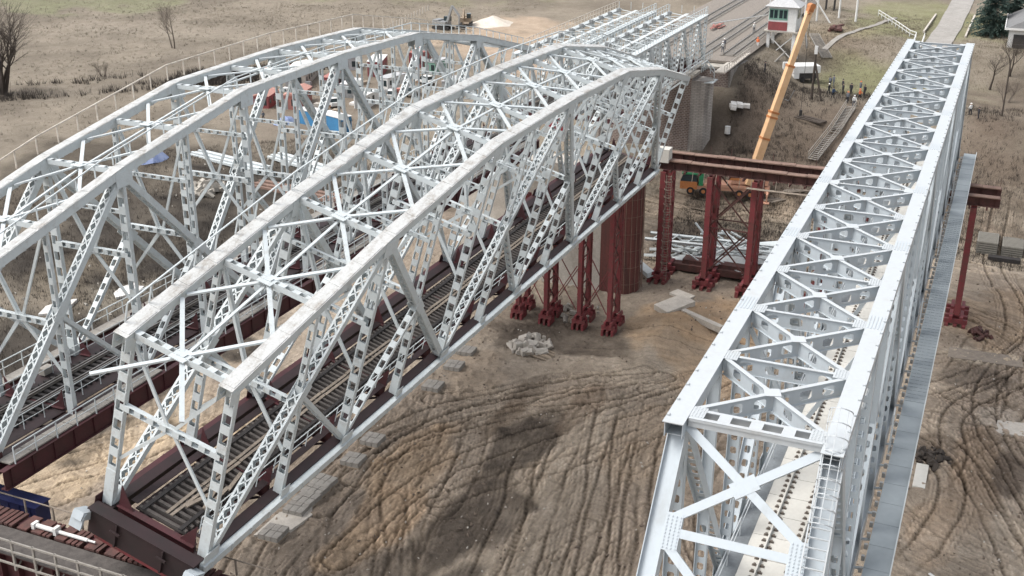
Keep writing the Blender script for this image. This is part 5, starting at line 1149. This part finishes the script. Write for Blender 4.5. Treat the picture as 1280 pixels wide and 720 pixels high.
brush('slope_scrub','dark leafless scrub on the slopes below the embankment',9000,(119,156,-25,32),'brush_dark',.5,.03,2,nope)
brush('ravine_scrub','dark leafless scrub in the hollow left of the bridges',10000,(45,135,72,125),'brush_dark',.45,.03,3,lambda X,Y:(X+Y<235))
brush('field_grass','dry tussock grass across the open field',9000,(110,330,118,290),'brush',.22,.07,4)
brush('hedge_scrub','dark strip of leafless scrub across the field under the large bare tree',9000,(105,190,128,190),'brush_dark',1.3,.06,12,lambda X,Y:np.abs((X-138)*.62-(176-Y)*1.0*.62+((X-138)+(Y-176))*0)<7)
brush('field_weeds','scattered darker weeds over the open field',3500,(110,260,120,260),'weed_brown',.5,.035,13)
brush('tower_scrub','dark weeds between the far towers',2000,(103,120,5,32),'brush_dark',.6,.035,6)
def grit(name,label,n,region,m,sz,seed,cond):
    rnd=np.random.RandomState(seed); x0,x1,y0,y1=region; X=rnd.uniform(x0,x1,n*2); Y=rnd.uniform(y0,y1,n*2); k=(fbm(X,Y,.16,3,seed)>rnd.uniform(.3,.7,n*2))&cond(X,Y); X=X[k][:n];Y=Y[k][:n]; mb=MB()
    for x,y in zip(X,Y):
        z=zg(x,y); u=nrm(rnd.normal(size=3)); v=nrm(np.cross(u,rnd.normal(size=3))); w=np.cross(u,v); q=sz*(.35+rnd.rand()**3*2.2); mb.add([V(x,y,z+.03)+u*q,V(x,y,z+.03)-u*q,V(x,y,z+.03)+v*q*.7,V(x,y,z+.03)-v*q*.7,V(x,y,z+.03)+w*q*.5,V(x,y,z+.03)-w*q*.5],[(0,2,4),(2,1,4),(1,3,4),(3,0,4),(2,0,5),(1,2,5),(3,1,5),(0,3,5)])
    stuff(mb.build(name,m),label,'ground cover')
wk_=lambda X,Y:(zbase(X,Y)<-13.0)
grit('clods','dark earth clods strewn over the rutted ground',3500,(26,112,-22,50),'clod_dark',.10,5,wk_)
grit('pebbles','pale stones and chips strewn over the rutted ground',1500,(26,112,-22,66),'concrete_light',.075,6,wk_)
grit('scraps','pale scraps and rubble around the hollow left of the bridges',450,(48,150,68,122),'concrete',.16,7,lambda X,Y:(X>0))
# fence line across the field
fl=thing('field_fence','line of short pale posts crossing the sandy ground by the excavators','fence',(0,0,0))
for i in range(26):
    t=i/25; x=205+t*60; y=135+t*10; z=zg(x,y); mb=MB(); mb.box(x-.12,x+.12,y-.12,y+.12,z-.2,z+1.6); mb.build('post','concrete_light',fl)
# ---------------------------------------------------------------- people
def person(x,y,label,top,legs,head,rz=0,pose=0,h=1.75,z=None,grp='workers on the bank'):
    z=zg(x,y) if z is None else z
    me=bpy.data.meshes.new('person'); k=h/1.75; st=.12+.06*pose
    J=[(0,0,.95),(0,0,1.2),(0,0,1.42),(0,0,1.52),(0,0,1.63),(0,0,1.72),
       (0,.1,.9),(st*.5,.13,.5),(st*.2,.13,.08),(.16+st*.2,.14,.03),
       (0,-.1,.9),(-st*.5,-.13,.5),(-st,-.13,.08),(.16-st,-.14,.03),
       (0,.2,1.38),(.05+.1*pose,.27,1.12),(.14+.22*pose,.25,.9+.1*pose),(0,-.2,1.38),(-.02,-.28,1.12),(.06,-.27,.86)]
    E_=[(0,1),(1,2),(2,3),(3,4),(4,5),(0,6),(6,7),(7,8),(8,9),(0,10),(10,11),(11,12),(12,13),(2,14),(14,15),(15,16),(2,17),(17,18),(18,19)]
    rad=[.16,.17,.17,.075,.115,.07,.115,.085,.06,.05,.115,.085,.06,.05,.085,.065,.045,.085,.065,.045]
    me.from_pydata([(a*k,b*k,c*k) for a,b,c in J],E_,[]); o=bpy.data.objects.new('person',me); COL.objects.link(o)
    sk=o.modifiers.new('skin','SKIN'); 
    for v,r in zip(me.skin_vertices[0].data,rad): v.radius=(r*k,r*k)
    me.skin_vertices[0].data[0].use_root=True
    o.modifiers.new('sub','SUBSURF').levels=1
    dg=bpy.context.evaluated_depsgraph_get(); ev=o.evaluated_get(dg); m2=bpy.data.meshes.new_from_object(ev); o.modifiers.clear(); o.data=m2; m2.materials.clear()
    for q in(top,legs,'skin'): m2.materials.append(MATS[q])
    for f in m2.polygons: f.material_index=1 if f.center.z<.93*k else (2 if f.center.z>1.5*k or (f.center.z<.95*k and abs(f.center.y)>.22*k) else 0); f.use_smooth=True
    o.location=(x,y,z); o.rotation_euler=(0,0,rz); tag(o,label,'person',grp)
    mb=MB(); n=8
    for i in range(3): mb.tube((0,0,(1.66+i*.045)*k),(0,0,(1.705+i*.045)*k),(.135-i*.03)*k,(.115-i*.04)*k,n=10)
    mb.tube((.02,0,1.655*k),(.02,0,1.67*k),.16*k,n=10); mb.build('helmet' if head!='dark_cloth' else 'cap',head,o)
    return o
PE=[(159.1,18.6,'worker in grey standing on the grass, leftmost of the pair behind the crowd','grey_cloth','dark_cloth','dark_cloth'),(160.3,18.2,'worker in grey standing just right of the leftmost pair member','grey_cloth','grey_cloth','dark_cloth'),(157.6,16.4,'worker in black standing alone behind the crowd','dark_cloth','dark_cloth','dark_cloth'),(154.4,15.9,'worker in black left of the middle pair','dark_cloth','dark_cloth','dark_cloth'),(155.3,14.8,'worker in black right of the middle pair','dark_cloth','dark_cloth','dark_cloth'),(157.6,13.7,'tall worker in brownish grey facing the new bridge','grey_cloth','blue_cloth','hi_vis'),(153.4,17.9,'worker in dark clothes with a white helmet by the wooden pole','dark_cloth','dark_cloth','helmet_white'),(151.2,16.9,'worker in dark blue standing below the white helmeted one','blue_cloth','dark_cloth','dark_cloth'),(149.6,14.5,'worker in grey with orange helmet at the top of the metal stair','grey_cloth','dark_cloth','hi_vis'),(148.7,13.4,'worker in a pale jacket on the top step of the metal stair','white_paint','grey_cloth','helmet_white'),(151.4,13.0,'worker in an orange vest right of the metal stair','hi_vis','dark_cloth','hi_vis'),(154.6,12.7,'worker in black nearest the new bridge chord','dark_cloth','dark_cloth','dark_cloth'),
 (151.3,27.6,'lone worker in dark clothes at the end of the curved pipe','dark_cloth','dark_cloth','dark_cloth'),(162.5,31.3,'worker in red and white standing below the signal mast','hi_vis','white_paint','hi_vis'),(161.5,24.2,'worker in black behind the white trailer machine','dark_cloth','dark_cloth','dark_cloth')]
for i,(x,y,lb,t,l,hd) in enumerate(PE): person(x,y,lb,t,l,hd,rz=random.uniform(0,6.28),pose=random.choice((0,.5,1)))
person(149.8,-2.9,'person in a white top among the bushes right of the new bridge','white_paint','dark_cloth','helmet_white',1,.5,grp='people in the bushes on the right'); person(148.3,-4.1,'person in black among the bushes right of the new bridge','dark_cloth','dark_cloth','dark_cloth',2,.5,grp='people in the bushes on the right')
person(141.6,115.0,'worker in brown walking by the red sheds','grey_cloth','dark_cloth','dark_cloth',1,1,grp='workers in the camp'); person(140.0,97.6,'worker in black beside the bright blue cabin','dark_cloth','dark_cloth','dark_cloth',1,.3,grp='workers in the camp')
person(152,34.6,'worker with a white helmet on the walkway at the abutment','white_paint','grey_cloth','helmet_white',1,.3,z=2.6,grp='workers on the track'); person(154.6,35.0,'worker in grey beside the white helmeted one at the abutment','grey_cloth','dark_cloth','helmet_white',1,.3,z=2.6,grp='workers on the track')
person(173,34.2,'worker in a white jacket by the signal mast on the track edge','white_paint','grey_cloth','helmet_white',1,.3,z=2.5,grp='workers on the track')
# ---------------------------------------------------------------- camera, light, world
cam=bpy.data.cameras.new('camera'); co=bpy.data.objects.new('camera',cam); COL.objects.link(co); S.camera=co
yaw,pitch,roll=.4052,.3847,-.0045
f=V(math.cos(pitch)*math.cos(yaw),math.cos(pitch)*math.sin(yaw),-math.sin(pitch)); r=V(math.sin(yaw),-math.cos(yaw),0); d=np.cross(f,r); r2=math.cos(roll)*r+math.sin(roll)*d; d2=-math.sin(roll)*r+math.cos(roll)*d
co.matrix_world=Matrix(((r2[0],-d2[0],-f[0],-27.13),(r2[1],-d2[1],-f[1],-6.3935),(r2[2],-d2[2],-f[2],35.6387),(0,0,0,1)))
cam.sensor_width=36; cam.lens=36*1430.2/1280; cam.clip_end=4000; cam.clip_start=.5
w=bpy.data.worlds.new('World'); S.world=w; w.use_nodes=True; N=w.node_tree.nodes; L=w.node_tree.links
sky=N.new('ShaderNodeTexSky'); sky.sky_type='NISHITA'; sky.sun_disc=False; sky.sun_elevation=R(58); sky.sun_rotation=R(70); sky.dust_density=4; sky.air_density=1.0
hsv=N.new('ShaderNodeHueSaturation'); hsv.inputs['Saturation'].default_value=.3; L.new(sky.outputs['Color'],hsv.inputs['Color']); L.new(hsv.outputs['Color'],N['Background'].inputs['Color']); N['Background'].inputs['Strength'].default_value=.15
sun=bpy.data.lights.new('sun','SUN'); sun.energy=1.0; sun.angle=R(24); sun.color=(1,.975,.94); so=bpy.data.objects.new('sun',sun); COL.objects.link(so)
el,az=R(58),R(120); dv=Vector((math.cos(el)*math.cos(az),math.cos(el)*math.sin(az),math.sin(el))); so.rotation_euler=dv.to_track_quat('Z','Y').to_euler()
sky.sun_rotation=math.pi/2-az
S.view_settings.view_transform='Standard'; S.view_settings.look='None'; S.view_settings.gamma=1; S.view_settings.exposure=.92
S.render.engine='CYCLES'
